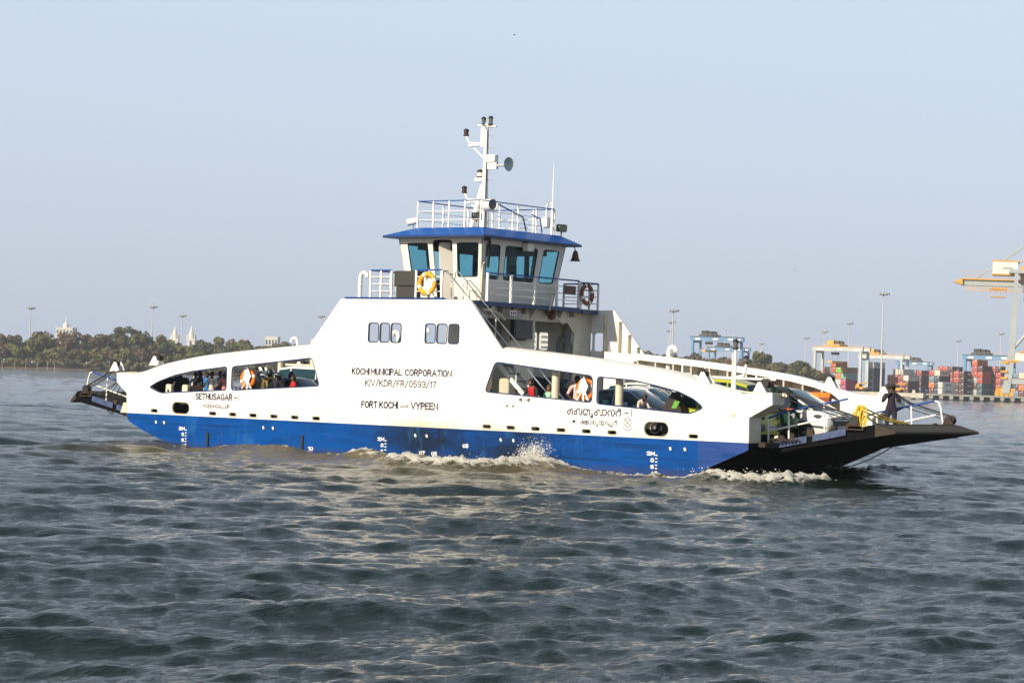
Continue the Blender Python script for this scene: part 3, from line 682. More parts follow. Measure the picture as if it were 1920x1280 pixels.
mb.use(BLACK).box(.5, .62, 3.7, 4.2, 6.0, 6.9); mb.box(1.6, 1.7, 4.2, 4.6, 6.2, 6.6); mb.box(-.85, -.8, 3.6, 4.3, 5.3, 7.2)
mb.use(mat('curtain', (.05, .02, .015), .9)).box(2.05, 2.12, 3.55, 3.70, 6.05, 7.2); mb.box(2.05, 2.12, 4.55, 4.75, 6.05, 7.2)
FP(mb, 'helm_console', wroot)
mb = MB().use(BLACK).tube([(2.46, 1.80, 7.3), (2.48, 2.0, 7.32), (2.42, 2.12, 7.15), (2.36, 2.12, 6.4)], .05, 8)
mb.use(CREAM).tube([(2.28, 2.04, 6.55), (2.24, 1.98, 6.5), (2.2, 2.0, 5.27)], .045, 8)
FP(mb, 'downpipe', wroot, smooth=50)
FP(MB().use(WHP).box(2.36, 2.60, 4.0, 4.36, 7.05, 7.32, bev=.02), 'flood_lamp', wroot)
mb = MB().use(BRASS).lathe((2.62, 6.72, 6.96), (0, 0, -1), [(-.28, .02), (-.25, .07), (-.15, .10), (.0, .13), (.06, .16), (.09, .19), (.08, .15), (.0, .05)], 16)
mb.tube([(2.5, 6.55, 7.42), (2.60, 6.70, 7.34), (2.62, 6.72, 7.2)], .02, 6)
FP(mb, 'ship_bell', wroot, smooth=40)
mb = MB().use(ROOFB)                              # hipped roof
e = [(-1.54, 1.35, 7.36), (2.74, 1.35, 7.36), (2.74, 6.92, 7.36), (-1.54, 6.92, 7.36)]; e2 = [(x, y, 7.43) for x, y, z in e]
t_ = [(-.55, 1.95, 7.72), (2.24, 1.95, 7.72), (2.24, 6.32, 7.72), (-.55, 6.32, 7.72)]
mb.add(e+e2+t_, [(4, 5, 9, 8), (5, 6, 10, 9), (6, 7, 11, 10), (7, 4, 8, 11), (8, 9, 10, 11)])
mb.use(NAVYB).add(e+e2, [(0, 1, 5, 4), (1, 2, 6, 5), (2, 3, 7, 6), (3, 0, 4, 7), (3, 2, 1, 0)])
roof = FP(mb, 'roof', wroot)

# rails --------------------------------------------------------------
def rail(name, pts, zb, h, mids, posts, r=.022, par=None, pr=.035):
    mb = MB()
    for q in range(len(pts)-1):
        a, b = Vector((*pts[q], zb)), Vector((*pts[q+1], zb)); k = posts[q]
        for i in range(1 if q else 0, k+1):
            if q == len(pts)-2 and i == k and pts[0] == pts[-1]: continue
            p = a.lerp(b, i/k); mb.use(WHITE).box(p.x-pr, p.x+pr, p.y-pr*.6, p.y+pr*.6, zb, zb+h)
        for m_ in mids: mb.use(WHITE).tube([a+UV*h*m_, b+UV*h*m_], r*.75, 6)
        mb.use(RAILB).tube([a+UV*h, b+UV*h], r*1.25, 8)
    return FP(mb, name, par, smooth=50)
rail('bridge_railing', [(-1.25, 3.6), (-.92, .06), (-.02, .06)], 5.25, .94, (.27, .52, .77), (3, 2))
rail('bridge_railing', [(1.02, .06), (2.09, .06)], 5.25, .95, (.27, .52, .77), (2,))
rail('bridge_railing', [(2.655, 1.75), (2.655, 6.95)], 5.27, .93, (.25, .5, .75), (4,), pr=.045)
rail('bridge_railing', [(2.70, 7.0), (2.70, 8.05), (1.2, 8.1)], 5.22, .93, (.25, .5, .75), (2, 2))
rail('roof_railing', [(-.62, 2.05), (2.05, 2.05), (2.05, 6.2), (-.62, 6.2), (-.62, 2.05)], 7.72, .90, (.3, .62), (4, 4, 3, 3), par=wroot, r=.015, pr=.026)
lk = FP(MB().use(mat('locker_dark', (.030, .028, .026), .6)).box(.0, 1.0, .16, .5, 5.68, 6.18, bev=.02).box(.08, .90, .18, .48, 5.25, 5.675, bev=.02), 'deck_locker')
mb = MB().use(mat('board_brown', (.10, .06, .05), .6)).box(2.76, 2.775, 5.9, 6.6, 5.70, 6.0)
mb.use(mat('board_text', (.30, .12, .10), .6))
for k in range(3): mb.box(2.7755, 2.779, 6.1, 6.5-.06*k, 5.90-.07*k, 5.925-.07*k)
FP(mb, 'notice_board')

# mast ----------------------------------------------------------------
mx, my = .59, 4.13
mb = MB().use(WHITE).lathe((mx, my, 7.72), (0, 0, 1), [(0, .14), (.9, .12), (2.2, .095), (3.7, .07)], 14)
for dx in (-.38,): mb.tube([(mx+dx, my-.25, 7.72), (mx-.08, my-.03, 9.3)], .085, 8); mb.tube([(mx+dx, my+.25, 7.72), (mx-.08, my+.03, 9.3)], .085, 8)
mb.tube([(mx-.38, my, 11.36), (mx+.42, my, 11.30)], .035, 8); mb.tube([(mx, my-.3, 11.33), (mx, my+.3, 11.33)], .03, 6)
mb.box(mx-.19, mx-.02, my-.08, my+.08, 10.62, 11.30)
for z, l_ in ((10.72, .72), (8.78, .72)):
    mb.tube([(mx, my, z), (mx-l_, my, z+.05), (mx-l_-.14, my, z+.28)], .045, 8); mb.tube([(mx, my, z-.55), (mx-l_+.05, my, z)], .03, 6)
    mb.box(mx-.7, mx, my-.10, my+.10, z-.06, z-.02)
mb.box(mx-.36, mx-.06, my-.12, my+.12, 9.45, 9.56)
mb.use(DARK).tube([(mx+.12, my-.1, 7.75), (mx+.09, my-.06, 11.2)], .018, 6)
for z in (8.9, 9.5, 10.6, 11.0): mb.use(GREY).tube([(mx+.1, my, z), (mx+.26, my, z-.02)], .012, 5)
mast = FP(mb, 'mast', smooth=50)
def lamp(c, r, h, gm, par):
    mb = MB().use(DARK).lathe(c, (0, 0, 1), [(0, r), (.05, r), (.06, r*.7)], 12)
    mb.use(gm).lathe((c[0], c[1], c[2]+.055), (0, 0, 1), [(0, r*.85), (h-.12, r*.85)], 12)
    mb.use(DARK).lathe((c[0], c[1], c[2]+h-.065), (0, 0, 1), [(0, r), (.05, r), (.09, r*.5)], 12)
    return FP(mb, 'navigation_lamp', par, smooth=40)
lamp((mx-.14, my, 11.36), .085, .26, LAMPG, mast); lamp((mx+.16, my, 11.34), .085, .30, LAMPG, mast)
lamp((mx-.88, my, 11.02), .095, .22, LAMPR, mast); lamp((mx-.88, my, 9.06), .095, .22, LAMPR, mast); lamp((mx-.21, my, 9.56), .12, .26, mat('lamp_white', (.6, .58, .5), .3), mast)
mb = MB().use(mat('horn_grey', (.42, .50, .50), .35)).lathe((mx+.85, my-.05, 9.98), (1, -.15, .03), [(-.45, .03), (-.1, .05), (.05, .09), (.16, .17), (.20, .235), (.21, .245), (.19, .22), (.08, .08)], 20)
mb.use(WHITE).box(mx+.08, mx+.46, my-.12, my+.12, 10.08, 10.34, bev=.02); mb.box(mx+.1, mx+.5, my-.06, my+.06, 9.85, 10.07)
FP(mb, 'horn', mast, smooth=40)
def spot(c, dirv, r, ln, par, m_=WHITE, box=False):
    mb = MB(); dv = Vector(dirv).normalized(); c = Vector(c)
    if not box: mb.use(m_).lathe(c-dv*ln, dv, [(0, r*.55), (.05, r*.9), (ln*.4, r), (ln, r), (ln, r*.92), (ln-.06, r*.9)], 16); mb.use(LAMPG).lathe(c-dv*.05, dv, [(0, r*.9), (.01, r*.9)], 16)
    else:
        mx_ = dv.to_track_quat('X', 'Z').to_matrix().to_4x4(); mx_.translation = c
        mb.use(m_).box(-ln, 0, -r*1.3, r*1.3, -r, r, mx_, bev=.03); mb.use(LAMPG).box(.001, .012, -r*1.15, r*1.15, -r*.8, r*.8, mx_)
    mb.use(GREY).tube([c-dv*ln*.5+Vector((0, 0, -r*.9)), Vector((c.x-dv.x*ln*.5, c.y-dv.y*ln*.5, 7.72))], .03, 6)
    return FP(mb, 'searchlight', par, smooth=40)
spot((1.52, 3.4, 8.58), (.95, -.25, 0), .20, .50, wroot)
spot((1.55, 2.55, 8.12), (.85, -.5, -.05), .13, .18, wroot, BLACK, True)
spot((2.30, 6.4, 7.98), (.9, -.35, -.1), .13, .22, wroot, BLACK, True)
spot((-1.15, 2.15, 7.92), (-.8, -.5, -.2), .12, .40, wroot)
mb = MB().use(WHITE).lathe((2.0, 6.15, 7.72), (0, 0, 1), [(0, .05), (1.1, .045), (1.12, .02), (2.45, .010)], 8)
mb.tube([(1.75, 6.15, 8.4), (1.75, 6.15, 8.75), (1.82, 6.15, 8.83), (1.95, 6.15, 8.83)], .03, 8); mb.box(1.6, 1.85, 6.05, 6.25, 8.0, 8.35)
mb.use(RAILB).tube([(2.05, 3.0, 8.55), (2.2, 4.2, 8.2), (2.2, 4.4, 7.75)], .025, 6); mb.tube([(2.05, 4.9, 8.35), (2.2, 5.2, 8.2), (2.2, 5.3, 7.75)], .025, 6)
FP(mb, 'aerial', wroot, smooth=50)
# bow light post on the near wall and its arm
mb = MB().use(WHITE).lathe((12.95, .55, 2.6), (0, 0, 1), [(0, .055), (1.25, .048)], 12)
mb.tube([(12.86, .55, 2.6), (12.86, .55, 3.75)], .018, 8)
mb.tube([(12.95, .55, 3.02), (13.25, .55, 3.08), (13.33, .55, 3.25), (13.33, .55, 3.45)], .04, 8)
mb.tube([(11.5, .55, 3.02), (14.1, .55, 2.98)], .035, 8)
lp = FP(mb, 'light_post', smooth=50)
lamp((12.95, .55, 3.85), .09, .28, LAMPG, lp); lamp((13.33, .55, 3.43), .08, .22, LAMPG, lp)

# life-ring racks (white posts and plates) are part of the ferry; the rings are things
rings = []
def rack(x, y, z, zb, h=.9):
    mb = MB().use(WHITE).tube([(x, y, zb), (x, y, zb+h)], .035, 8)
    mb.prism([(-.20, -.05), (-.10, .26), (.05, .30), (.18, .05), (.05, -.22)], lambda u, v: (x+u, y-.015, z+v), lambda u, v: (x+u, y-.035, z+v))
    for s in (-1, 1): mb.tube([(x, y-.02, z-.05), (x+s*.22, y-.03, z-.38)], .022, 6)
    FP(mb, 'ring_rack', smooth=50)
def lifering(c, nrm, rad, m_, label, tube=.075):
    ln = thing('lifebuoy', label, 'lifebuoy', c, group='lifebuoys on the ferry')
    n_ = Vector(nrm).normalized(); q = n_.to_track_quat('Z', 'Y').to_matrix()
    mb = MB().use(m_); N, M = 36, 10
    vs = [q @ Vector(((rad+tube*math.cos(b))*math.cos(a), (rad+tube*math.cos(b))*math.sin(a), tube*.8*math.sin(b))) for a in np.linspace(0, 2*math.pi, N, False) for b in np.linspace(0, 2*math.pi, M, False)]
    mb.add(vs, [(i*M+j, i*M+(j+1) % M, ((i+1) % N)*M+(j+1) % M, ((i+1) % N)*M+j) for i in range(N) for j in range(M)])
    mb.build('ring', ln, smooth=60)
    for a0 in (20, 110, 200, 290):
        mb = MB().use(mat('buoy_band', (.75, .72, .66), .6))
        aa = np.radians(np.linspace(a0-9, a0+9, 4)); t2 = tube+.006
        vs = [q @ Vector(((rad+t2*math.cos(b))*math.cos(a), (rad+t2*math.cos(b))*math.sin(a), t2*.8*math.sin(b))) for a in aa for b in np.linspace(0, 2*math.pi, M, False)]
        mb.add(vs, [(i*M+j, i*M+(j+1) % M, (i+1)*M+(j+1) % M, (i+1)*M+j) for i in range(3) for j in range(M)])
        mb.build('band', ln, smooth=60)
    mb = MB().use(ROPED).tube([q @ Vector(((rad+tube*1.15+.02*math.cos(4*a))*math.cos(a), (rad+tube*1.15+.02*math.cos(4*a))*math.sin(a), 0)) for a in np.linspace(0, 2*math.pi, 28, False)], .010, 5, closed=True)
    mb.build('grab_line', ln)
    return ln
rack(-6.42, .20, 2.50, 2.02, .95); lifering((-6.50, .30, 2.46), (.0, -1, .05), .27, ORANGE, 'orange lifebuoy hung in the stern-side passenger opening among helmeted riders')
rack(7.72, .20, 2.55, 2.05, 1.0); lifering((7.74, .30, 2.52), (.0, -1, .05), .29, ORANGE, 'orange lifebuoy hung in the opening beside the round pillar and leaning passengers')
rack(1.55, .10, 5.75, 5.27, .6); lifering((1.58, -.08, 5.75), (0, -1, .05), .31, YELLOWB, 'yellow lifebuoy on the bridge rail beside the dark locker')
lifering((2.80, 7.25, 5.75), (1, .0, .05), .31, BROWNB, 'rust brown lifebuoy hung on the rail beside the brown notice board')

# plate behind the narrow stern-side opening, blackened to stand in for the unlit cavity
FP(MB().use(mat('cavity_shade', (.012, .012, .013), .7)).plate([(-11.9, 1.12), (-9.75, 1.12), (-9.75, 1.9), (-10.0, 2.42), (-10.5, 2.45), (-11.9, 2.3)], [], lambda u, v, w: (u, .95+w, v), .03), 'shade_lining')
mb = MB()                                         # slack chains and lashings on the stern ramp
for k in range(5): mb.use(ROPED).tube(smooth_line([(-12.5-.25*k, .45+.1*k, 2.55-.1*k), (-13.2-.3*k, .9, 1.75), (-13.9-.35*k, 1.38, 1.45+.08*k)], 4), .016, 5)
mb.use(ROPED).tube(smooth_line([(-12.7, .5, 1.2), (-13.2, 1.0, .95), (-13.6, 1.3, 1.5), (-14.2, 1.35, 1.0), (-14.8, 1.38, 1.5)], 4), .022, 5)
mb.tube(smooth_line([(13.0, 6.8, .35), (13.4, 6.9, .33), (14.2, 6.9, .62), (15.0, 6.85, 1.05)], 4), .018, 5)
FP(mb, 'slack_wire')
for o in list(ferry.children):
    if o.name.split('.')[0] in ('opening_rim', 'pillar', 'bollard_bracket', 'web_frame', 'side_fitting', 'pad_eye', 'deck_bracket', 'recess_stringer', 'hinge_chain', 'rope_roller', 'slack_wire', 'deck_fascia', 'portal_frame', 'loudhailer', 'vent_pipe', 'machinery_casing', 'draught_mark'): split_loose(o)
for o in [o for o in ferry.children if o.name.startswith('lettering')]: split_loose(o, .10)
for r_ in [o for o in ferry.children if o.name.startswith('ramp')]:
    for o in list(r_.children):
        if o.name.split('.')[0] in ('curb', 'hoist_wire', 'sheave_block', 'flap', 'tread_plate'): split_loose(o)

# ================================================================== VEHICLES (local +X = forward, wheels on z=0)
def loft(mb, rings, matf=None):
    """rings of equal point count, left-right mirrored open profiles -> closed skin; matf(i, j) picks the material"""
    n = len(rings[0]); base = len(mb.v)
    mb.v += [tuple(p) for r in rings for p in r]
    for i in range(len(rings)-1):
        for j in range(n-1):
            if matf: mb.use(matf(i, j))
            mb.f.append((base+i*n+j, base+i*n+j+1, base+(i+1)*n+j+1, base+(i+1)*n+j)); mb.m.append(mb.mi)
    for e in (0, len(rings)-1):
        if matf: mb.use(matf(min(e, len(rings)-2), 0))
        mb.f.append(tuple(base+e*n+j for j in range(n))); mb.m.append(mb.mi)
def wheel(root, x, y, r, w):
    s = 1 if y > 0 else -1
    t = MB().use(RUBBER).lathe((x, y-s*w, r), (0, s, 0), [(0, r*.6), (0, r*.94), (.02, r), (w-.03, r), (w, r*.92), (w-.005, r*.66)], 20).build('wheel', root, smooth=40)
    mb = MB().use(mat('alloy', (.45, .45, .46), .35, metal=.8)).lathe((x, y-s*.01, r), (0, s, 0), [(0, r*.62), (.012, r*.6), (.0, r*.5), (.0, r*.2), (.02, r*.16)], 18)
    mb.build('rim', t, smooth=40)
def car(label, loc, yaw, L, Wd, H, paint, prof, gh, plate=None, cat='car', grille=True, name='car', glassm=None):
    """prof: [(x, z_low, z_top, half width)] nose to tail (x=0 nose, negative aft); gh: greenhouse [(x, z_top, hw_base, hw_top)]"""
    root = thing(name, label, cat, loc, yaw)
    mb = MB(); rings = []
    for x, zl, zt, hw in prof:
        hf = [(hw*.86, zl), (hw*.97, zl+.10), (hw, zl+(zt-zl)*.45), (hw*.985, zl+(zt-zl)*.8), (hw*.90, zt-.012), (hw*.45, zt+.012)]
        rings.append([(x, -a, b) for a, b in hf]+[(x, a, b) for a, b in reversed(hf)])
    loft(mb.use(paint), rings); mb.build('body', root, smooth=38)
    belt = lambda x: float(np.interp(-x, [-p[0] for p in prof], [p[2] for p in prof]))
    mb = MB(); rings = []
    for x, z, hb, ht in gh:
        zb = belt(x)-.02; z = max(z, zb+.005)
        hf = [(hb, zb), (hb*.55+ht*.45, zb+(z-zb)*.5), (ht, zb+(z-zb)*.90), (ht*.88, z-.01), (ht*.4, z+.012)]
        rings.append([(x, -a, b) for a, b in hf]+[(x, a, b) for a, b in reversed(hf)])
    ng = len(gh)
    def gm(i, j):
        side = j in (0, 1, 7, 8)
        if i in (0, ng-2): return GLASSC if j not in (2, 6) or True else paint
        return GLASSC if side else paint
    loft(mb, rings, gm); cab = mb.build('cabin', root, smooth=30)
    x0_ = gh[0][0]; MB().use(BLACK).prism([(x0_+.10, belt(x0_)+.012), (x0_-.06, belt(x0_)+.05), (x0_-.06, belt(x0_)-.03), (x0_+.10, belt(x0_)-.03)], lambda u, v: (u, -gh[0][2]*.92, v), lambda u, v: (u, gh[0][2]*.92, v)).build('cowl', root)
    mb = MB().use(paint)                          # pillars
    for i in (1, ng-2):
        a, b = rings[i-1] if i == 1 else rings[i+1], rings[i]
        for j in (0, 9): mb.tube([Vector(a[0 if j == 0 else 9])+Vector((0, 0, .02)), Vector(b[2 if j == 0 else 7])], .035, 6)
    for k in range(2, ng-2):
        for sgn in (0, 9): mb.tube([rings[k][sgn], rings[k][2 if sgn == 0 else 7]], .028, 6)
    split_loose(mb.build('pillar', root, smooth=50))
    hw = prof[1][3]; r = .31
    xs = (-.16*L-.12, -L+.17*L)
    for x in xs:
        for s in (-1, 1):
            MB().use(BLACK).lathe((x, s*(Wd/2-.10), r), (0, s, 0), [(0, r*1.18), (.112, r*1.18), (.113, r*1.0)], 22).build('wheel_arch', root)
            wheel(root, x, s*(Wd/2+.02), r, .19)
    zt = prof[2][2]
    for s in (-1, 1):
        mb = MB().use(mat('lamp_clear', (.07, .075, .085), .10)).ball((-.22, s*(hw-.10), zt-.19), .34, .11, .09, 12, 8, Matrix.Rotation(s*-.55, 4, 'Z') @ Matrix.Rotation(.16, 4, 'Y'))
        mb.use(CHROME).ball((-.10, s*(hw-.13), zt-.19), .06, .07, .05, 8, 6)
        mb.build('headlight', root)
        mb = MB().use(mat('lamp_bezel', (.12, .11, .10), .25)).lathe((-.03, s*hw*.78, prof[0][1]+.21), (1, s*.25, 0), [(0, .135), (.10, .125), (.11, .06)], 12); mb.build('fog_lamp', root)
        mb = MB().use(paint).ball((gh[1][0]+.08, s*(Wd/2+.10), belt(gh[1][0])+.08), .08, .10, .07, 8, 5); mb.build('wing_mirror', root, smooth=60)
        mb = MB().use(mat('lamp_red_car', (.35, .01, .01), .2)).box(-L-.01, -L+.04, min(s*hw*.6, s*hw*.95), max(s*hw*.6, s*hw*.95), prof[-1][2]-.3, prof[-1][2]-.08, bev=.015); mb.build('tail_lamp', root)
    if grille:
        mb = MB().use(BLACK).prism(rounded([(-hw*.60, .38), (hw*.60, .38), (hw*.72, .70), (-hw*.72, .70)], .10), lambda u, v: (.012, u, v), lambda u, v: (-.10, u, v))
        mb.prism([(-hw*.58, .74), (hw*.58, .74), (hw*.52, .83), (-hw*.52, .83)], lambda u, v: (.004, u, v), lambda u, v: (-.2, u, v))
        mb.use(CHROME).box(-.01, .016, -hw*.5, hw*.5, .78, .80)
        g = mb.build('grille', root)
        for s in (-1, 1): MB().use(BLACK).box(-.20, .025, min(s*hw*.50, s*hw*.93), max(s*hw*.50, s*hw*.93), .285, .33, bev=.01).build('bumper_trim', root)
    pm = MB().use(LETW).box(.014, .026, -.25, .25, .42, .53, bev=.008)
    pm.use(BLACK)
    for k in range(7): pm.box(.0265, .029, -.20+.06*k, -.165+.06*k, .45, .50)
    pm.build('licence_plate', root)
    return root
PW = mat('car_white', (.70, .70, .68), .25, coat=.5)
PS = mat('car_silver_blue', (.30, .40, .52), .25, metal=.5, coat=.6)
PD = mat('car_dark', (.035, .036, .04), .25, coat=.6)
PL = mat('van_lime', (.40, .42, .025), .35, coat=.3)
MUV = [(0, .24, .78, .70), (-.06, .20, .88, .80), (-.28, .18, .97, .85), (-.8, .18, 1.02, .87), (-1.15, .18, 1.06, .87), (-2.4, .18, 1.0, .87), (-3.7, .18, 1.02, .87), (-4.25, .22, 1.0, .83), (-4.40, .32, .9, .75)]
MUVG = [(-.58, 1.0, .78, .70), (-1.62, 1.60, .82, .62), (-2.4, 1.69, .82, .64), (-3.3, 1.68, .82, .64), (-4.0, 1.60, .80, .62), (-4.33, 1.02, .76, .66)]
SED = [(0, .22, .58, .60), (-.06, .2, .66, .72), (-.3, .18, .76, .80), (-.9, .18, .86, .84), (-1.2, .18, .92, .84), (-2.4, .18, .92, .84), (-3.5, .18, .96, .84), (-4.1, .22, .94, .80), (-4.25, .3, .85, .7)]
SEDG = [(-1.0, .92, .76, .70), (-1.95, 1.42, .77, .58), (-2.5, 1.50, .78, .58), (-3.1, 1.44, .77, .56), (-3.85, .98, .72, .60)]
VAN = [(0, .25, .72, .62), (-.05, .22, .90, .66), (-.20, .2, .98, .67), (-.6, .2, 1.0, .67), (-1.5, .2, 1.0, .67), (-2.6, .2, 1.0, .67), (-2.85, .25, .98, .64)]
VANG = [(-.10, 1.0, .62, .58), (-.55, 1.72, .62, .54), (-1.2, 1.86, .63, .55), (-2.2, 1.88, .63, .55), (-2.70, 1.80, .62, .54), (-2.84, 1.0, .60, .56)]
car('white people carrier with a wide black grille at the bow ramp', (14.50, 4.35, 1.10), R(0), 4.4, 1.74, 1.69, PW, MUV, MUVG)
car('silver blue sedan seen through the forward passenger opening', (10.30, 2.42, 1.085), 0, 4.25, 1.68, 1.5, PS, SED, SEDG)
car('white hatchback parked behind the silver blue sedan', (9.65, 4.35, 1.085), 0, 4.25, 1.7, 1.5, PW, [(a, b, c+.04, d) for a, b, c, d in SED], [(a, b+.08, c, d) for a, b, c, d in SEDG])
car('white sport utility vehicle in the lane along the far bulwark', (8.9, 6.35, 1.085), 0, 4.4, 1.74, 1.69, PW, MUV, MUVG)
car('black sport utility vehicle under the bridge deck behind the stairway', (4.3, 6.2, 1.085), 0, 4.4, 1.74, 1.78, PD, MUV, [(a, b+.1, c, d) for a, b, c, d in MUVG])
car('lime yellow van behind the bow light post', (13.45, 1.85, 1.085), 0, 2.85, 1.36, 1.88, PL, VAN, VANG, cat='van', grille=False, name='van')
car('dark sedan in the stern-side opening beside the woman in red', (-3.6, 2.3, 1.085), 0, 4.25, 1.68, 1.5, PD, SED, SEDG)
car('white van with a tall roof behind the stern passengers', (-4.6, 3.95, 1.085), 0, 2.85*1.2, 1.36, 1.88, PW, [(a*1.2, b, c, d*1.1) for a, b, c, d in VAN], [(a*1.2, b, c*1.1, d*1.1) for a, b, c, d in VANG], cat='van', grille=False, name='van')

def rickshaw(label, loc, yaw, body, top):
    root = thing('auto_rickshaw', label, 'rickshaw', loc, yaw)
    mb = MB().use(body); rings = []
    for x, zl, zt, hw in ((0, .45, .72, .20), (-.12, .32, .95, .36), (-.35, .28, 1.02, .44), (-.6, .28, .80, .47), (-1.3, .28, .78, .50), (-2.3, .3, .85, .50), (-2.4, .35, .8, .46)):
        hf = [(hw*.8, zl), (hw, zl+.12), (hw, zt-.1), (hw*.8, zt)]
        rings.append([(x, -a, b) for a, b in hf]+[(x, a, b) for a, b in reversed(hf)])
    loft(mb, rings); mb.build('body', root, smooth=35)
    mb = MB().use(top); rings = []
    for x, zl, zt, hw in ((-.42, 1.56, 1.62, .44), (-.6, 1.5, 1.70, .49), (-1.4, 1.48, 1.74, .51), (-2.2, 1.2, 1.70, .51), (-2.40, .8, 1.5, .49)):
        hf = [(hw, zl), (hw, zt-.1), (hw*.8, zt)]
        rings.append([(x, -a, b) for a, b in hf]+[(x, a, b) for a, b in reversed(hf)])
    loft(mb, rings); mb.build('canopy', root, smooth=35)
    MB().use(GLASSC).prism([(-.38, 1.0), (-.40, 1.0), (-.56, 1.56), (-.54, 1.56)], lambda u, v: (u, -.40, v), lambda u, v: (u, .40, v)).build('windscreen', root)
    mb = MB().use(BLACK)
    for s in (-1, 1): mb.tube([(-.37, s*.41, .98), (-.55, s*.43, 1.6)], .025, 6); mb.tube([(-1.3, s*.48, .75), (-1.3, s*.48, 1.55)], .025, 6)
    split_loose(mb.build('frame', root))
    for s in (-1, 1): MB().use(CHROME).lathe((-.02, s*.24, .84), (1, 0, 0), [(-.08, .05), (0, .085), (.04, .08), (.05, .05)], 12).build('headlight', root, smooth=50)
    wheel(root, -.28, .06, .22, .12)
    for s in (-1, 1): wheel(root, -2.0, s*.50, .22, .12)
    MB().use(mat('trim_orange', (.5, .12, .02), .4)).box(-.3, .02, -.32, .32, 1.0, 1.05, bev=.015).build('visor', root)
    return root
rickshaw('dark green auto rickshaw squeezed between the lime van and white people carrier', (13.7, 2.98, 1.085), 0, mat('rickshaw_green', (.003, .045, .022), .4), mat('rickshaw_top', (.004, .06, .03), .5))

# goods truck with an orange bed against the far bulwark (cab towards the stern)
def goods_truck(label, loc, yaw, cabm, bedm, boardm, load=None):
    root = thing('goods_truck', label, 'truck', loc, yaw)
    mb = MB().use(cabm); rings = []
    for x, zl, zt, hw in ((0, .35, 1.0, .62), (-.06, .3, 1.12, .70), (-.4, .3, 1.62, .70), (-.7, .3, 1.74, .68), (-1.25, .3, 1.74, .68)):
        hf = [(hw*.95, zl), (hw, zl+.2), (hw*.98, zl+(zt-zl)*.6), (hw*.88, zt-.05), (hw*.7, zt)]
        rings.append([(x, -a, b) for a, b in hf]+[(x, a, b) for a, b in reversed(hf)])
    loft(mb, rings); mb.build('cab', root, smooth=35)
    MB().use(GLASSC).prism([(-.10, 1.15), (-.13, 1.15), (-.41, 1.58), (-.38, 1.58)], lambda u, v: (u, -.6, v), lambda u, v: (u, .6, v)).build('windscreen', root)
    bed = MB().use(DARK).box(-3.5, -1.3, -.74, .74, .62, .72).build('chassis', root)
    for s in (-1, 1):
        mb = MB().use(boardm).box(-3.5, -1.3, min(s*.74, s*.78), max(s*.74, s*.78), .72, 1.18); mb.use(bedm).box(-3.52, -1.3, min(s*.72, s*.80), max(s*.72, s*.80), 1.18, 1.34)
        for x in (-3.4, -2.7, -2.0, -1.4): mb.box(x-.05, x+.05, min(s*.781, s*.81), max(s*.781, s*.81), .7, 1.3)
        mb.build('side_board', root)
    mb = MB().use(bedm).box(-3.56, -3.52, -.80, .80, .72, 1.05); mb.box(-1.3, -1.26, -.78, .78, .72, 1.55); mb.build('tailgate', root)
    for x in (-.55, -2.9):
        for s in (-1, 1): wheel(root, x, s*.70, .30, .18)
    return root
goods_truck('orange bedded goods truck with a reddish brown side board along the far bulwark', (8.75, 6.80, 1.085+.22), R(180), mat('truck_navy', (.015, .02, .08), .4), mat('bed_orange', (.75, .17, .01), .5), mat('board_red', (.20, .05, .035), .6))
tr = goods_truck('goods truck heaped with pale sacks behind the helmeted riders', (-7.1, 5.55, 1.085), 0, PW, mat('bed_cream', (.62, .50, .26), .6), mat('board_wood', (.45, .26, .08), .7))
mb = MB().use(mat('sack_pale', (.62, .56, .56), .85, var=.15, scale=6)); rnd = random.Random(4)
for k in range(22): mb.ball((-8.6-2.0*rnd.random()+.1, 5.55+(rnd.random()-.5)*1.15, 1.085+.85+.16*(k//6)+.1*rnd.random()), .30, .24, .13, 9, 6)
tag(mb.build('sack_pile', smooth=70), 'pale heap of sacks lying in the bed of the goods truck', 'sacks')

def motorbike(label, loc, yaw, col):
    root = thing('motorcycle', label, 'motorcycle', loc, yaw, group='two-wheelers in the stern')
    for x in (-.32, -1.52):
        w = MB().use(RUBBER).tube([(x+.27*math.cos(a), 0, .30+.27*math.sin(a)) for a in np.linspace(0, 2*math.pi, 20, False)], .05, 8, closed=True).build('wheel', root, smooth=60)
        mb = MB().use(GREY).lathe((x, -.03, .30), (0, 1, 0), [(0, .09), (.06, .09)], 10)
        for a in range(6): mb.tube([(x, 0, .30), (x+.25*math.cos(a*1.047), 0, .30+.25*math.sin(a*1.047))], .012, 4)
        mb.build('rim', w)
    mb = MB().use(col).ball((-.78, 0, .80), .30, .14, .14, 12, 8); mb.box(-1.6, -1.0, -.10, .10, .58, .74, bev=.04); mb.box(-1.1, -.6, -.11, .11, .35, .62, bev=.05); mb.prism([(-.22, .55), (-.48, .50), (-.5, 1.0), (-.35, 1.02)], lambda u, v: (u, -.12, v), lambda u, v: (u, .12, v)); mb.build('body', root, smooth=50)
    MB().use(BLACK).box(-1.65, -.95, -.13, .13, .76, .85, bev=.03).build('seat', root)
    mb = MB().use(GREY)
    for s in (-1, 1): mb.tube([(-.32, s*.07, .30), (-.48, s*.07, .95)], .025, 6); mb.tube([(-.48, s*.05, .98), (-.55, s*.3, 1.06), (-.66, s*.36, 1.05)], .016, 6)
    mb.build('handlebar', root)
    MB().use(LAMPG).lathe((-.36, 0, .90), (1, 0, .1), [(-.1, .05), (0, .085), (.03, .07)], 12).build('headlight', root, smooth=50)
    return root
motorbike('bright red motorcycle standing by the stern passenger opening', (-7.95, 1.25, 1.09), R(170), mat('moto_red', (.35, .008, .012), .3))
motorbike('black motorcycle under the rider in the grey blue jacket', (-10.1, 2.1, 1.09), R(175), BLACK)
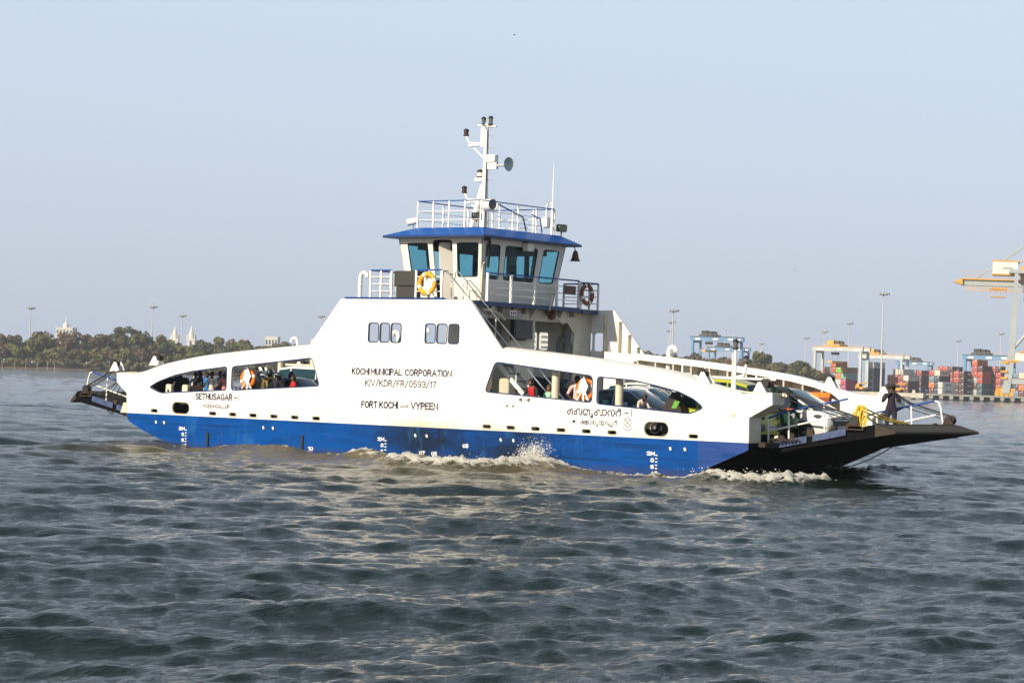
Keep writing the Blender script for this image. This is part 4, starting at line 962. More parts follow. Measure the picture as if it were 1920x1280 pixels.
motorbike('green motorcycle near the stern bollard brackets', (-9.2, 1.9, 1.09), R(165), mat('moto_green', (.01, .18, .13), .35))
mb = MB().use(mat('tarp_dark', (.03, .022, .022), .8, bump=.3)).prism([(-.30, 1.09), (.36, 1.09), (.36, 2.0), (.02, 2.52), (-.30, 2.05)], lambda u, v: (10.60+u, .75, v), lambda u, v: (10.60+u, 1.15, v))
mb.use(mat('panel_green', (.10, .32, .03), .6)).prism([(.02, 2.02), (.20, 2.02), (.32, 2.24), (.14, 2.26)], lambda u, v: (10.60+u, .73, v), lambda u, v: (10.60+u, .748, v))
tag(mb.build('covered_load'), 'dark covered load with a green panel behind the pointed end of the forward opening', 'load')

# ================================================================== PEOPLE (local +X = facing)
SK = {'m': (.115, .052, .026), 'd': (.055, .026, .015), 'l': (.20, .10, .055)}
def person(label, loc, yaw, h, shirt, pants, skin='m', pose='stand', hair=(.010, .008, .007), helmet=None, lean=0.0, group='people aboard the ferry', long_hair=False, cap=None, sleeve='short', vest=None, turn=0):
    k = h/1.68
    root = thing('person', label, 'person', loc, yaw, group)
    V, E, Rd, TG = [], [], [], []
    def v(p, r, tg, par=None):
        V.append(Vector(p)*k); Rd.append((r if isinstance(r, tuple) else (r, r))); TG.append(tg); i = len(V)-1
        if par is not None: E.append((par, i))
        return i
    ca, sa = math.cos(lean), math.sin(lean)
    up = lambda x, y, z: (x*ca+(z-.94)*sa, y, .94+(z-.94)*ca-x*sa)
    pel = v((0, 0, .94), (.145, .115), 'p'); sp = v(up(0, 0, 1.12), (.135, .10), 's', pel); ch = v(up(.01, 0, 1.29), (.15, .11), 's', sp)
    nk = v(up(.005, 0, 1.42), (.075, .07), 's', ch); n2 = v(up(.02, 0, 1.48), .05, 'k', nk)
    h0 = v(up(.035, 0, 1.53), (.062, .07), 'k', n2); h1 = v(up(.04, 0, 1.58), (.072, .088), 'k', h0); h2 = v(up(.025, 0, 1.64), (.068, .078), 'k', h1)
    v(up(.135, 0, 1.565), .014, 'k', h1)
    for s in (-1, 1): v(up(.03, s*.082, 1.575), .016, 'k', h1)
    arm = 'k' if sleeve == 'short' else 's'
    for s in (-1, 1):
        sh = v(up(0, s*.165, 1.375), .062, 's', nk)
        S0 = Vector(up(0, s*.165, 1.375))
        if pose == 'stand': el, wr, hd = S0+Vector((.02, s*.05, -.27)), S0+Vector((.10, s*.05, -.50)), Vector((.05, 0, -.09))
        elif pose == 'sill': el, wr, hd = S0+Vector((.10, s*.10, -.24)), S0+Vector((.32, s*.02-.02*s, -.30)), Vector((.09, -s*.02, -.03))
        elif pose == 'ride': el, wr, hd = S0+Vector((.14, s*.09, -.22)), S0+Vector((.36, s*.10, -.28)), Vector((.09, 0, -.02))
        elif pose == 'mouth': el, wr, hd = S0+Vector((.13, s*.07, -.25)), Vector(up(.19, s*.045, 1.43)), Vector((.0, -s*.03, .085))
        e = v(el, .046, 's', sh); w = v(wr, .030, arm, e); hdn = hd.normalized()
        pm = v(wr+hd*.6, (.034, .022), 'k', w); side = hdn.cross(Vector((0, 0, 1)) if abs(hdn.z) < .8 else Vector((1, 0, 0))).normalized()
        for q, ln in ((-1.5, .062), (-.5, .075), (.5, .072), (1.5, .055)):
            f1 = v(wr+hd*.6+hdn*.045+side*.017*q, .0095, 'k', pm); v(wr+hd*.6+hdn*(.045+ln)+side*.019*q+Vector((0, 0, -.022)), .008, 'k', f1)
        t1 = v(wr+hd*.5-side*s*.04+hdn*.01, .0105, 'k', pm); v(wr+hd*.5-side*s*.048+hdn*.05, .009, 'k', t1)
        if pose == 'ride': kn, an = Vector((.34, s*.16, .78)), Vector((.18, s*.16, .36))
        else: kn, an = Vector((.03, s*.10, .50)), Vector((-.02, s*.10, .09))
        hp = v((0, s*.09, .88), .088, 'p', pel); kk = v(kn, .060, 'p', hp); a = v(an, .042, 'p', kk); v(an+Vector((.13, 0, -.045)), (.036, .03), 'b', a)
    me = bpy.data.meshes.new('body'); bm = bmesh.new(); lay = bm.verts.layers.skin.new(); bv = []
    for i, p in enumerate(V):
        b = bm.verts.new(p); b[lay].radius = (Rd[i][0]*k, Rd[i][1]*k); b[lay].use_root = (i == 0); bv.append(b)
    for a, b in E: bm.edges.new((bv[a], bv[b]))
    bm.to_mesh(me); bm.free()
    tmp = bpy.data.objects.new('tmp', me); COL.objects.link(tmp)
    sk = tmp.modifiers.new('s', 'SKIN'); sk.use_smooth_shade = True; su = tmp.modifiers.new('u', 'SUBSURF'); su.levels = 1; su.render_levels = 1
    dg = bpy.context.evaluated_depsgraph_get(); out = bpy.data.meshes.new_from_object(tmp.evaluated_get(dg), depsgraph=dg)
    bpy.data.objects.remove(tmp); out.name = 'body'
    ms = {'k': mat('skin_'+skin, SK[skin], .55), 's': shirt, 'p': pants, 'b': BLACK}; keys = list(ms)
    out.materials.clear()
    for q in keys: out.materials.append(ms[q])
    if vest: out.materials.append(vest)
    A = np.array([V[a] for a, b in E]); B = np.array([V[b] for a, b in E]); tgs = [TG[b] for a, b in E]; D = B-A; DD = (D*D).sum(1)+1e-9
    mi = []
    for pl in out.polygons:
        c = np.array(pl.center); t = np.clip(((c-A)*D).sum(1)/DD, 0, 1); j = int(((A+D*t[:, None]-c)**2).sum(1).argmin())
        m_ = keys.index(tgs[j])
        if vest and tgs[j] == 's' and abs(c[1]) < .10*k and c[2] > .9*k: m_ = len(keys)
        mi.append(m_)
    out.polygons.foreach_set('material_index', mi)
    ob = bpy.data.objects.new('body', out); COL.objects.link(ob); ob.parent = root
    hc = Vector(up(.028, 0, 1.60))*k
    rot = Matrix.Rotation(lean, 4, 'Y')
    if helmet:
        mb = MB().use(helmet).ball(hc+Vector((0, 0, .0)), .135*k, .13*k, .14*k, 14, 10)
        mb.use(GLASSC).ball(hc+rot.to_3x3() @ Vector((.04, 0, -.02))*k, .115*k, .112*k, .085*k, 12, 8); mb.build('helmet', root, smooth=60)
    else:
        mb = MB().use(mat('hair_%02d' % int(hair[0]*1000), hair, .6, bump=.5)); vs = []
        N, M = 16, 7
        for i in range(M):
            for j in range(N):
                a = 2*math.pi*j/N; front = max(0, math.cos(a)); end = 1.95-.95*front+(.9 if long_hair and math.cos(a) < .2 else 0)*.5
                ph = end*i/(M-1); rr = 1.04+.03*math.sin(5*a+i)
                q = Vector((.098*math.sin(ph)*math.cos(a)*rr-.008, .088*math.sin(ph)*math.sin(a)*rr, .112*math.cos(ph)*rr-(.14 if long_hair and math.cos(a) < .1 and i == M-1 else 0)))
                vs.append(hc+rot.to_3x3() @ (q*k))
        mb.add(vs, [(i*N+j, i*N+(j+1) % N, (i+1)*N+(j+1) % N, (i+1)*N+j) for i in range(M-1) for j in range(N)]); mb.build('hair', root, smooth=60)
    if cap:
        q3 = rot.to_3x3(); hz = q3 @ Vector((0, 0, 1))
        MB().use(cap).lathe(hc+hz*.035*k, hz, [(0, .175*k), (.012, .17*k), (.016, .108*k), (.085*k, .10*k), (.10*k, .06*k)], 18).build('hat', root, smooth=40)
    mb = MB().use(BLACK)
    for s in (-1, 1): mb.ball(Vector(up(.103, s*.030, 1.592))*k, .007*k, .012*k, .007*k, 6, 4)
    mb.use(mat('lip', (.10, .03, .025), .5)).ball(Vector(up(.108, 0, 1.528))*k, .007*k, .022*k, .006*k, 6, 4); mb.build('face_feature', root)
    return root
cl = lambda n, c: mat('cloth_'+n, c, .85, var=.15, scale=12)
TO = R(-90)                                        # facing the near side
navy, blk, wht, khk, yel, red, gry, pnk, mint, blu, teal, dkb = (cl('navy', (.014, .013, .026)), cl('black', (.012, .012, .013)), cl('white', (.62, .60, .57)), cl('khaki', (.20, .15, .05)), cl('yellow', (.55, .30, .03)), cl('red', (.45, .012, .015)), cl('grey', (.22, .24, .27)), cl('pink', (.55, .22, .19)), cl('mint', (.30, .58, .45)), cl('blue', (.02, .18, .45)), cl('teal', (.02, .22, .20)), cl('dark_blue', (.02, .022, .04)))
HG, HB, HW = mat('helmet_grey', (.16, .17, .18), .25), mat('helmet_black', (.014, .014, .015), .2), mat('helmet_white', (.45, .45, .46), .25)
def P(label, x, y, zt, yaw, *a, **k): return person(label, (x, y, 1.085), yaw, zt-1.085, *a, **k)
P('man in grey blue jacket riding at the pointed stern end of the opening', -11.09, 1.7, 2.52, R(-60), gry, navy, 'd', 'ride')
P('person in white shirt and pale cap bending over at the stern', -10.65, 1.2, 2.60, R(-40), wht, dkb, 'd', 'ride', lean=.25, cap=wht)
P('long haired person in black blocking the middle of the stern opening', -9.19, .75, 2.66, R(-110), blk, blk, 'd', 'sill', long_hair=True)
P('young man in grey white shirt looking out left of the pink shirted rider', -8.86, 1.0, 2.64, R(-65), wht, navy, 'm', 'ride')
P('dark haired man in grey shirt behind the young man in white', -8.98, 1.55, 2.68, R(-50), gry, navy, 'd', 'ride')
P('rider in pink shirt and grey helmet at the edge of the stern opening', -8.42, 1.2, 2.66, R(-60), pnk, navy, 'd', 'ride', helmet=HG)
P('person in blue shirt standing behind the stern riders', -11.0, 3.0, 2.62, R(-80), blu, navy, 'd')
P('person in dark clothes nearest the stern in the deep shade', -11.9, 2.3, 2.46, R(-60), blk, navy, 'd')
P('man in navy shirt behind the orange stern lifebuoy', -8.4, 2.8, 2.84, R(-70), dkb, navy, 'd')
P('rider in grey helmet right of the orange stern lifebuoy', -7.5, 2.0, 2.72, R(-55), gry, navy, 'd', 'ride', helmet=HG)
P('man in khaki shirt and pale helmet behind the bulwark', -6.15, .72, 2.66, R(-80), khk, dkb, 'd', 'ride', helmet=HW)
P('rider in yellow shirt and black helmet in front of the sacks', -7.3, 2.3, 2.78, R(-60), yel, navy, 'd', 'ride', helmet=HB)
P('man in dark navy jacket and grey cap turned away from the side', -5.55, .72, 2.67, R(100), navy, navy, 'd', 'sill', cap=gry)
P('rider in dark jacket and black helmet behind the woman in red', -5.75, 1.7, 2.72, R(-60), blk, navy, 'd', 'ride', helmet=HB)
P('woman in bright red top resting her arm on the bulwark edge', -4.66, .62, 2.62, R(-120), red, navy, 'm', 'sill', long_hair=True)
P('dark haired rider in grey top just left of the long haired person in black', -9.75, 1.1, 2.62, R(-70), gry, blk, 'd', 'ride', group='people aboard the ferry')
P('man in black jacket half hidden behind the orange stern lifebuoy ring', -6.95, 1.0, 2.62, R(-80), blk, navy, 'd', 'ride', helmet=HB)
P('bareheaded man in brown shirt between the khaki and navy clad riders', -5.95, 1.3, 2.60, R(-70), cl('brown', (.10, .05, .03)), navy, 'd', 'ride')
P('rider in white helmet and teal shirt far back among the stern riders', -8.3, 3.5, 2.76, R(-60), teal, navy, 'd', 'ride', helmet=HW)
P('man in red and black shirt leaning both hands over the bulwark', 5.62, .50, 2.79, TO, blk, navy, 'm', 'sill', lean=.28, vest=red)
P('black haired boy resting on folded arms beside the stairway', 5.05, .45, 2.46, TO, wht, navy, 'm', 'sill', lean=.35)
P('fair haired child in mint green shirt beside the round pillar', 5.93, .85, 2.58, R(-80), mint, dkb, 'l', 'stand', hair=(.12, .08, .05))
P('dark haired person in pale pink shirt behind the forward lifebuoy', 7.08, .75, 2.90, R(-60), cl('pale_pink', (.62, .45, .43)), navy, 'd', 'sill')
P('man in pinkish white shirt leaning forward with his back turned by the sedan', 9.50, .62, 2.50, R(-20), cl('blush', (.66, .52, .48)), navy, 'd', 'sill', lean=.55)
P('crew member in dark navy overalls and brimmed hat standing on the bow ramp', 15.15, 6.3, 2.93-.03, R(-62), cl('overall', (.016, .012, .03)), cl('overall', (.016, .012, .03)), 'd', 'mouth', cap=mat('hat_dark', (.02, .02, .018), .8), sleeve='long').location.z = 1.34
# (that figure stands on the ramp, so it is shorter than its top height above the deck)
bpy.context.view_layer.update()
for o in COL.objects:
    if o.get('label', '').startswith('crew member'): o.scale = (1.0, 1.08, .88)

# yellow mooring rope hanging in loops from the bow rail and led across the ramp
mb = MB(); rnd = random.Random(2)
for k in range(11):
    x0 = 16.62+.028*k+rnd.uniform(-.05, .05); y0 = 1.30+rnd.uniform(-.04, .06); zt = 2.36-.05*abs(k-5)*.5; dp = .60+rnd.uniform(-.12, .12)
    mb.use(ROPEY).tube(smooth_line([(x0, y0, zt), (x0-.06, y0-.05, zt-dp*.5), (x0+.03, y0-.02, zt-dp), (x0+.13, y0+.02, zt-dp*.55), (x0+.12, y0, zt-.02)], 4), .017, 6)
for a, b in (((16.8, 1.35, 2.28), (16.95, 4.0, 1.80)), ((16.85, 1.4, 2.15), (17.0, 3.6, 1.80)), ((16.9, 1.5, 2.0), (16.9, 2.6, 1.74)), ((16.9, 2.6, 1.76), (16.85, 4.2, 1.78))):
    m_ = Vector(a).lerp(Vector(b), .5)-Vector((0, 0, .06)); mb.tube(smooth_line([a, m_, b], 5), .026, 6)
tag(mb.build('mooring_rope', smooth=60), 'yellow mooring rope looped over the bow rail and led across the ramp', 'rope')

# ================================================================== SURROUNDINGS
def bgp(u, d, z=0): return CAM*0 + Vector((CAM.x, CAM.y, 0)) + RV*u + FV*d + UV*z
def seen(px, py, d):
    """where a far thing standing d metres out sits: (offset to the right, height)"""
    q = F3 + R3*((px-960)/FPX) + U3*((640-py)/FPX); q = q*(d/q.dot(FV))
    return q.dot(RV), q.z+CAM.z
rs = np.random.RandomState(11)
# ---- water: one sheet, finely divided where the boat and camera are
def seg_dist(x, y, pl):
    best = np.full(x.shape, 1e9)
    for (ax, ay), (bx, by) in zip(pl[:-1], pl[1:]):
        dx, dy = bx-ax, by-ay; t = np.clip(((x-ax)*dx+(y-ay)*dy)/(dx*dx+dy*dy), 0, 1)
        best = np.minimum(best, np.hypot(x-ax-t*dx, y-ay-t*dy))
    return best
ds = [15.0]
while ds[-1] < 2600: ds.append(ds[-1]*(1.0026 if ds[-1] < 60 else 1.0016 if ds[-1] < 88 else 1.0045 if ds[-1] < 170 else 1.011))
ds = np.array(ds); NC = 560
lat = np.linspace(-1, 1, NC)
U = lat[None, :]*(ds[:, None]*.265+9); Dm = np.repeat(ds[:, None], NC, 1)
X0 = CAM.x+RV.x*U+FV.x*Dm; Y0 = CAM.y+RV.y*U+FV.y*Dm
Zw = np.zeros_like(X0); DX = np.zeros_like(X0); DY = np.zeros_like(X0)
main = math.atan2(-FV.y, -FV.x)+.35                               # waves run towards the camera, a little to the side
calm = 1-.72*np.clip((-12.5-X0)/3, 0, 1)*np.exp(-((Y0-2.6)/3.0)**2)
for lo, hi, num, slope, spread in ((2.2, 6.0, 34, .082, .40), (.8, 2.2, 70, .095, .55), (.18, .8, 96, .135, .70)):
    for k in range(num):
        lam = lo*(hi/lo)**rs.rand(); kk = 2*math.pi/lam; a = main+rs.normal(0, spread)
        amp = slope/kk*math.sqrt(2/num)*(.5+rs.rand())
        kx, ky = kk*math.cos(a), kk*math.sin(a); ph = kx*X0+ky*Y0+rs.rand()*6.283
        fade = amp*np.clip((lam*190-Dm)/(lam*80), .0, 1)*calm
        sn, c = np.sin(ph), np.cos(ph)
        Zw += fade*sn; DX += fade*.5*math.cos(a)*c; DY += fade*.5*math.sin(a)*c
F1 = [(6.9, -.5), (7.2, -1.6), (7.25, -3.2), (6.7, -4.2), (5.75, -4.5), (4.6, -4.2), (3.45, -3.5)]
F2 = [(15.6, .8), (15.7, -1.5), (14.8, -2.2), (13.1, -1.7), (11.7, -.9), (10.0, -.5), (8.4, -.4), (7.3, -.5)]
F3_ = [(13.4, 5.6), (13.6, 7.6), (13.4, 9.4)]
F4 = [(-.9, -.5), (.4, -.8), (1.6, -1.2), (2.6, -1.5)]
F5 = [(-8.6, -.4), (-6, -.8), (-3.2, -.8), (-.9, -.5)]
d1, d2, d3_, d4, d5 = (seg_dist(X0, Y0, f) for f in (F1, F2, F3_, F4, F5))
Zw += .34*np.exp(-(d1/.70)**2)+(.06+.14*np.clip((X0-11.5)/2, 0, 1))*np.exp(-(d2/.7)**2)+.35*np.exp(-(d3_/1.2)**2)+.15*np.exp(-(d4/.6)**2)+.16*np.exp(-(d5/1.2)**2)-.10*np.exp(-((X0-10)/2.2)**2-(Y0/2.0)**2)*(Y0 < .5)
wave = np.clip((14-X0)/20, 0, 1)*np.exp(-np.clip(-Y0-1, 0, 50)/5.0)*(Y0 < .5)       # diverging wash along the side
Zw += .14*wave*np.sin(1.05*X0+.55*Y0+.6)
# breaking crest is lumpy
lump = np.zeros_like(X0)
for k in range(44):
    a = rs.rand()*6.283; kk = 2*math.pi/(.14+.6*rs.rand()**1.5); lump += np.sin(kk*(math.cos(a)*X0+math.sin(a)*Y0)+rs.rand()*6.28)
lump /= 6
fo = np.exp(-(d1/.66)**2)*1.15+np.exp(-(d2/.60)**2)*(.72+.65*np.clip((X0-11.5)/2, 0, 1))+.55*np.exp(-(d3_/.8)**2)+.55*np.exp(-(d4/.45)**2)+.30*np.exp(-(d5/.5)**2)
Zw += np.clip(fo, 0, 1)*.055*lump
fo += .16*np.clip(wave, 0, 1)*(X0 < 9)
fo = fo*(.78+.35*lump)
murk_reflection = np.exp(-np.clip(-Y0-1, 0, 99)/5.5)*np.clip((13.5-X0)/3, 0, 1)*np.clip((X0+11.5)/5, 0, 1)*(Y0 < 1)   # silt beside the hull plus its golden reflection put into the colour
co_ = np.stack([X0+DX, Y0+DY, Zw], -1).reshape(-1, 3)
nr = len(ds); idx = np.arange(nr*NC).reshape(nr, NC)
fq = np.stack([idx[:-1, :-1], idx[:-1, 1:], idx[1:, 1:], idx[1:, :-1]], -1).reshape(-1, 4)
base = len(co_); zb_ = -.55
big = [tuple(bgp(u, d, zb_)) for d in (-400, 6000) for u in (-4000, 4000)]
co_ = np.vstack([co_, np.array(big)]); fq = np.vstack([fq, [[base, base+1, base+3, base+2]]])
me = bpy.data.meshes.new('water'); me.vertices.add(len(co_)); me.vertices.foreach_set('co', co_.ravel())
me.loops.add(fq.size); me.loops.foreach_set('vertex_index', fq.ravel().astype(np.int32))
me.polygons.add(len(fq)); me.polygons.foreach_set('loop_start', np.arange(0, fq.size, 4, dtype=np.int32))
me.polygons.foreach_set('use_smooth', np.ones(len(fq), bool))
for nm, arr in (('foam', fo), ('murk_reflection', murk_reflection)):
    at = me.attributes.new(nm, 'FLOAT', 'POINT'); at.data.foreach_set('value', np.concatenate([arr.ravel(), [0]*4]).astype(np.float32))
me.update(calc_edges=True)
wm = bpy.data.materials.new('harbour_water'); wm.use_nodes = True
n, l = wm.node_tree.nodes, wm.node_tree.links; b = n['Principled BSDF']
b.inputs['Roughness'].default_value = .05; b.inputs['IOR'].default_value = 1.33; b.inputs['Specular IOR Level'].default_value = .23
tc = n.new('ShaderNodeTexCoord')
def noise(sc, det=4, ro=.6):
    z = n.new('ShaderNodeTexNoise'); z.inputs['Scale'].default_value = sc; z.inputs['Detail'].default_value = det; z.inputs['Roughness'].default_value = ro
    l.new(tc.outputs['Object'], z.inputs['Vector']); return z
af = n.new('ShaderNodeAttribute'); af.attribute_name = 'foam'; am = n.new('ShaderNodeAttribute'); am.attribute_name = 'murk_reflection'
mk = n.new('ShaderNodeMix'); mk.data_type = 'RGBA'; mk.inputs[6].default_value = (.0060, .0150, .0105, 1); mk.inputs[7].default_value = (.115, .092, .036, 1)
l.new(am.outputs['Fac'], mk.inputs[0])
nz0 = noise(4.2, 9, .74); nz = n.new('ShaderNodeMapRange'); nz.inputs[1].default_value = .30; nz.inputs[2].default_value = .70; l.new(nz0.outputs[0], nz.inputs[0])
ad = n.new('ShaderNodeMath'); ad.operation = 'ADD'; l.new(af.outputs['Fac'], ad.inputs[0]); l.new(nz.outputs[0], ad.inputs[1])
mr = n.new('ShaderNodeMapRange'); mr.inputs[1].default_value = .92; mr.inputs[2].default_value = 1.24; l.new(ad.outputs[0], mr.inputs[0])
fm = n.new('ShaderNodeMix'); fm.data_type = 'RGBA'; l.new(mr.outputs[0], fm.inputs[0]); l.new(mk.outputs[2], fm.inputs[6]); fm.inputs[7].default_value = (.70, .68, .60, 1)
l.new(fm.outputs[2], b.inputs['Base Color'])
rr = n.new('ShaderNodeMapRange'); rr.inputs[3].default_value = .05; rr.inputs[4].default_value = .9; l.new(mr.outputs[0], rr.inputs[0]); l.new(rr.outputs[0], b.inputs['Roughness'])
mp = n.new('ShaderNodeMapping'); mp.inputs['Rotation'].default_value = (0, 0, -main); mp.inputs['Scale'].default_value = (2.0, .75, 1); l.new(tc.outputs['Object'], mp.inputs[0])
ra = noise(2.6, 6, .62); l.new(mp.outputs[0], ra.inputs['Vector']); rb = noise(9.0, 6, .66); l.new(mp.outputs[0], rb.inputs['Vector'])
r1 = n.new('ShaderNodeMath'); r1.operation = 'MULTIPLY_ADD'; r1.inputs[1].default_value = .38; l.new(rb.outputs[0], r1.inputs[0]); l.new(ra.outputs[0], r1.inputs[2])
bp = n.new('ShaderNodeBump'); bp.inputs['Strength'].default_value = .7; bp.inputs['Distance'].default_value = .085; 
fz = noise(11, 6, .7); fz2 = n.new('ShaderNodeMath'); fz2.operation = 'MULTIPLY'; l.new(fz.outputs[0], fz2.inputs[0]); l.new(mr.outputs[0], fz2.inputs[1])
fz3 = n.new('ShaderNodeMath'); fz3.operation = 'MULTIPLY_ADD'; fz3.inputs[1].default_value = 2.2; l.new(fz2.outputs[0], fz3.inputs[0]); l.new(r1.outputs[0], fz3.inputs[2]); l.new(fz3.outputs[0], bp.inputs['Height'])
l.new(bp.outputs[0], b.inputs['Normal'])
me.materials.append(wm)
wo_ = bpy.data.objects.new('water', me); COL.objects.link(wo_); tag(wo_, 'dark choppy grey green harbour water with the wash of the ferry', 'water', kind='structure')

# spray thrown up where the bow wave breaks
mb = MB().use(mat('spray_white', (.75, .74, .68), .7)); rnd = random.Random(8)
for k in range(3000):
    t = rnd.random()
    if k < 2200: q_ = abs(rnd.gauss(0, .27)); x, y, z, r = 6.55+rnd.gauss(0, .24)+q_*.35, -.85+rnd.gauss(0, .25), .30+q_, (.013*rnd.random()**3+.003)*(1.25-q_)**.5 if q_ < 1.2 else .006
    else:
        i = rnd.choice([0, 0, 1, 2, 3]) if k < 2800 else 10+rnd.choice([1, 2]); pl = F1 if i < 10 else F2; i %= 10
        a, b_ = pl[i], pl[i+1]; x = a[0]+(b_[0]-a[0])*t+rnd.gauss(0, .2); y = a[1]+(b_[1]-a[1])*t+rnd.gauss(0, .25); z = .22+abs(rnd.gauss(0, .08)); r = .010*rnd.random()**2+.004
    mb.ball((x, y, z), r*(1+rnd.random()), r*(1+rnd.random()), r, 5, 4)
tag(mb.build('spray', smooth=80, fix=False), 'white spray of droplets above the breaking bow wave', 'spray', kind='stuff')

# ---- land
def land(name, pts, z, m_, label, cat, depth=1.5):
    mb = MB().use(m_); mb.prism(pts, lambda u, v: bgp(u, v, z), lambda u, v: bgp(u, v, z-depth-1)); return tag(mb.build(name), label, cat, kind='structure')
MUD = mat('mud_bank', (.13, .10, .065), .95, var=.4, scale=.15); APRON = mat('apron', (.26, .25, .23), .9, var=.2, scale=.05)
mb = MB().use(MUD); front = [(-700, 1110), (-300, 1135), (-180, 1140), (-60, 1160), (40, 1150), (120, 1120)]
q = [(u, d+rs.rand()*6) for u, d in [((1-t)*front[i][0]+t*front[i+1][0], (1-t)*front[i][1]+t*front[i+1][1]) for i in range(5) for t in np.linspace(0, 1, 8, False)]]+[front[-1]]
vs = [bgp(u, d, -.6) for u, d in q]+[bgp(u, d+9, 1.3) for u, d in q]+[bgp(u, d+30, 2.6) for u, d in q]+[bgp(u*3, 5000, 4) for u, d in q]; k = len(q)
mb.add(vs, [(r*k+i, r*k+i+1, (r+1)*k+i+1, (r+1)*k+i) for r in range(3) for i in range(k-1)])
tag(mb.build('shore_bank'), 'low muddy river bank under the wood', 'shore', kind='structure')
land('port_ground', [(100, 985), (150, 955), (420, 905), (900, 1500), (900, 4000), (100, 4000)], 2.35, APRON, 'paved apron of the container port', 'ground')

# quay: deck edge, pile caps and dark underside
mb = MB().use(CONCD); a, b_ = Vector((158, 951)), Vector((260, 925)); dv = (b_-a).normalized(); nv = Vector((dv.y, -dv.x))
def qbox(mb, s0, s1, o0, o1, z0, z1):
    c = [a+dv*s0+nv*o0, a+dv*s1+nv*o0, a+dv*s1+nv*o1, a+dv*s0+nv*o1]
    mb.add([bgp(p.x, p.y, z) for z in (z0, z1) for p in c], [(3, 2, 1, 0), (4, 5, 6, 7), (0, 1, 5, 4), (1, 2, 6, 5), (2, 3, 7, 6), (3, 0, 4, 7)])
qy = thing('quay', 'dark concrete quay on piles below the stacked containers', 'quay', bgp(200, 935))
WLOC['quay'] = Vector(bgp(200, 935))
mb.use(mat('quay_edge', (.27, .27, .25), .9, var=.3, scale=.4)); qbox(mb, 0, 110, .0, -8, 1.75, 2.45); mb.build('deck_edge', qy)
mb = MB().use(CONCD); qbox(mb, 0, 110, -3, -5, -.8, 1.75); mb.build('back_wall', qy)
for s in np.arange(1.5, 108, 3.9):
    mb = MB().use(mat('pile_cap', (.30, .30, .27), .9, var=.3, scale=.4)); w = 1.1 if int(s*10) % 3 else 1.5
    qbox(mb, s, s+w, -.15, -2.9, .55, 1.748); mb.use(CONCD); qbox(mb, s+.2, s+w-.2, -.4, -2.4, -.8, .55); mb.build('pile', qy)
mb = MB().use(CONCRETE); a = Vector((85, 902)); b_ = Vector((149.2, 880)); dv = (b_-a).normalized(); nv = Vector((dv.y, -dv.x)); ln = (b_-a).length
jt = thing('jetty', 'pale concrete jetty head running out beyond the bow of the ferry', 'jetty', bgp(120, 890)); WLOC['jetty'] = Vector(bgp(120, 890))
qbox(mb, 0, ln, 0, -6, 1.15, 2.4); qbox(mb, ln-4.6, ln, .25, 0, .75, 2.5); qbox(mb, ln-4.2, ln-3.2, -1, -2, 2.5, 3.6); mb.build('deck_slab', jt)
for s in np.arange(3, ln, 7.5):
    mb = MB().use(CONCD); qbox(mb, s, s+1.2, -1, -5, -.8, 1.15); mb.build('pile', jt)

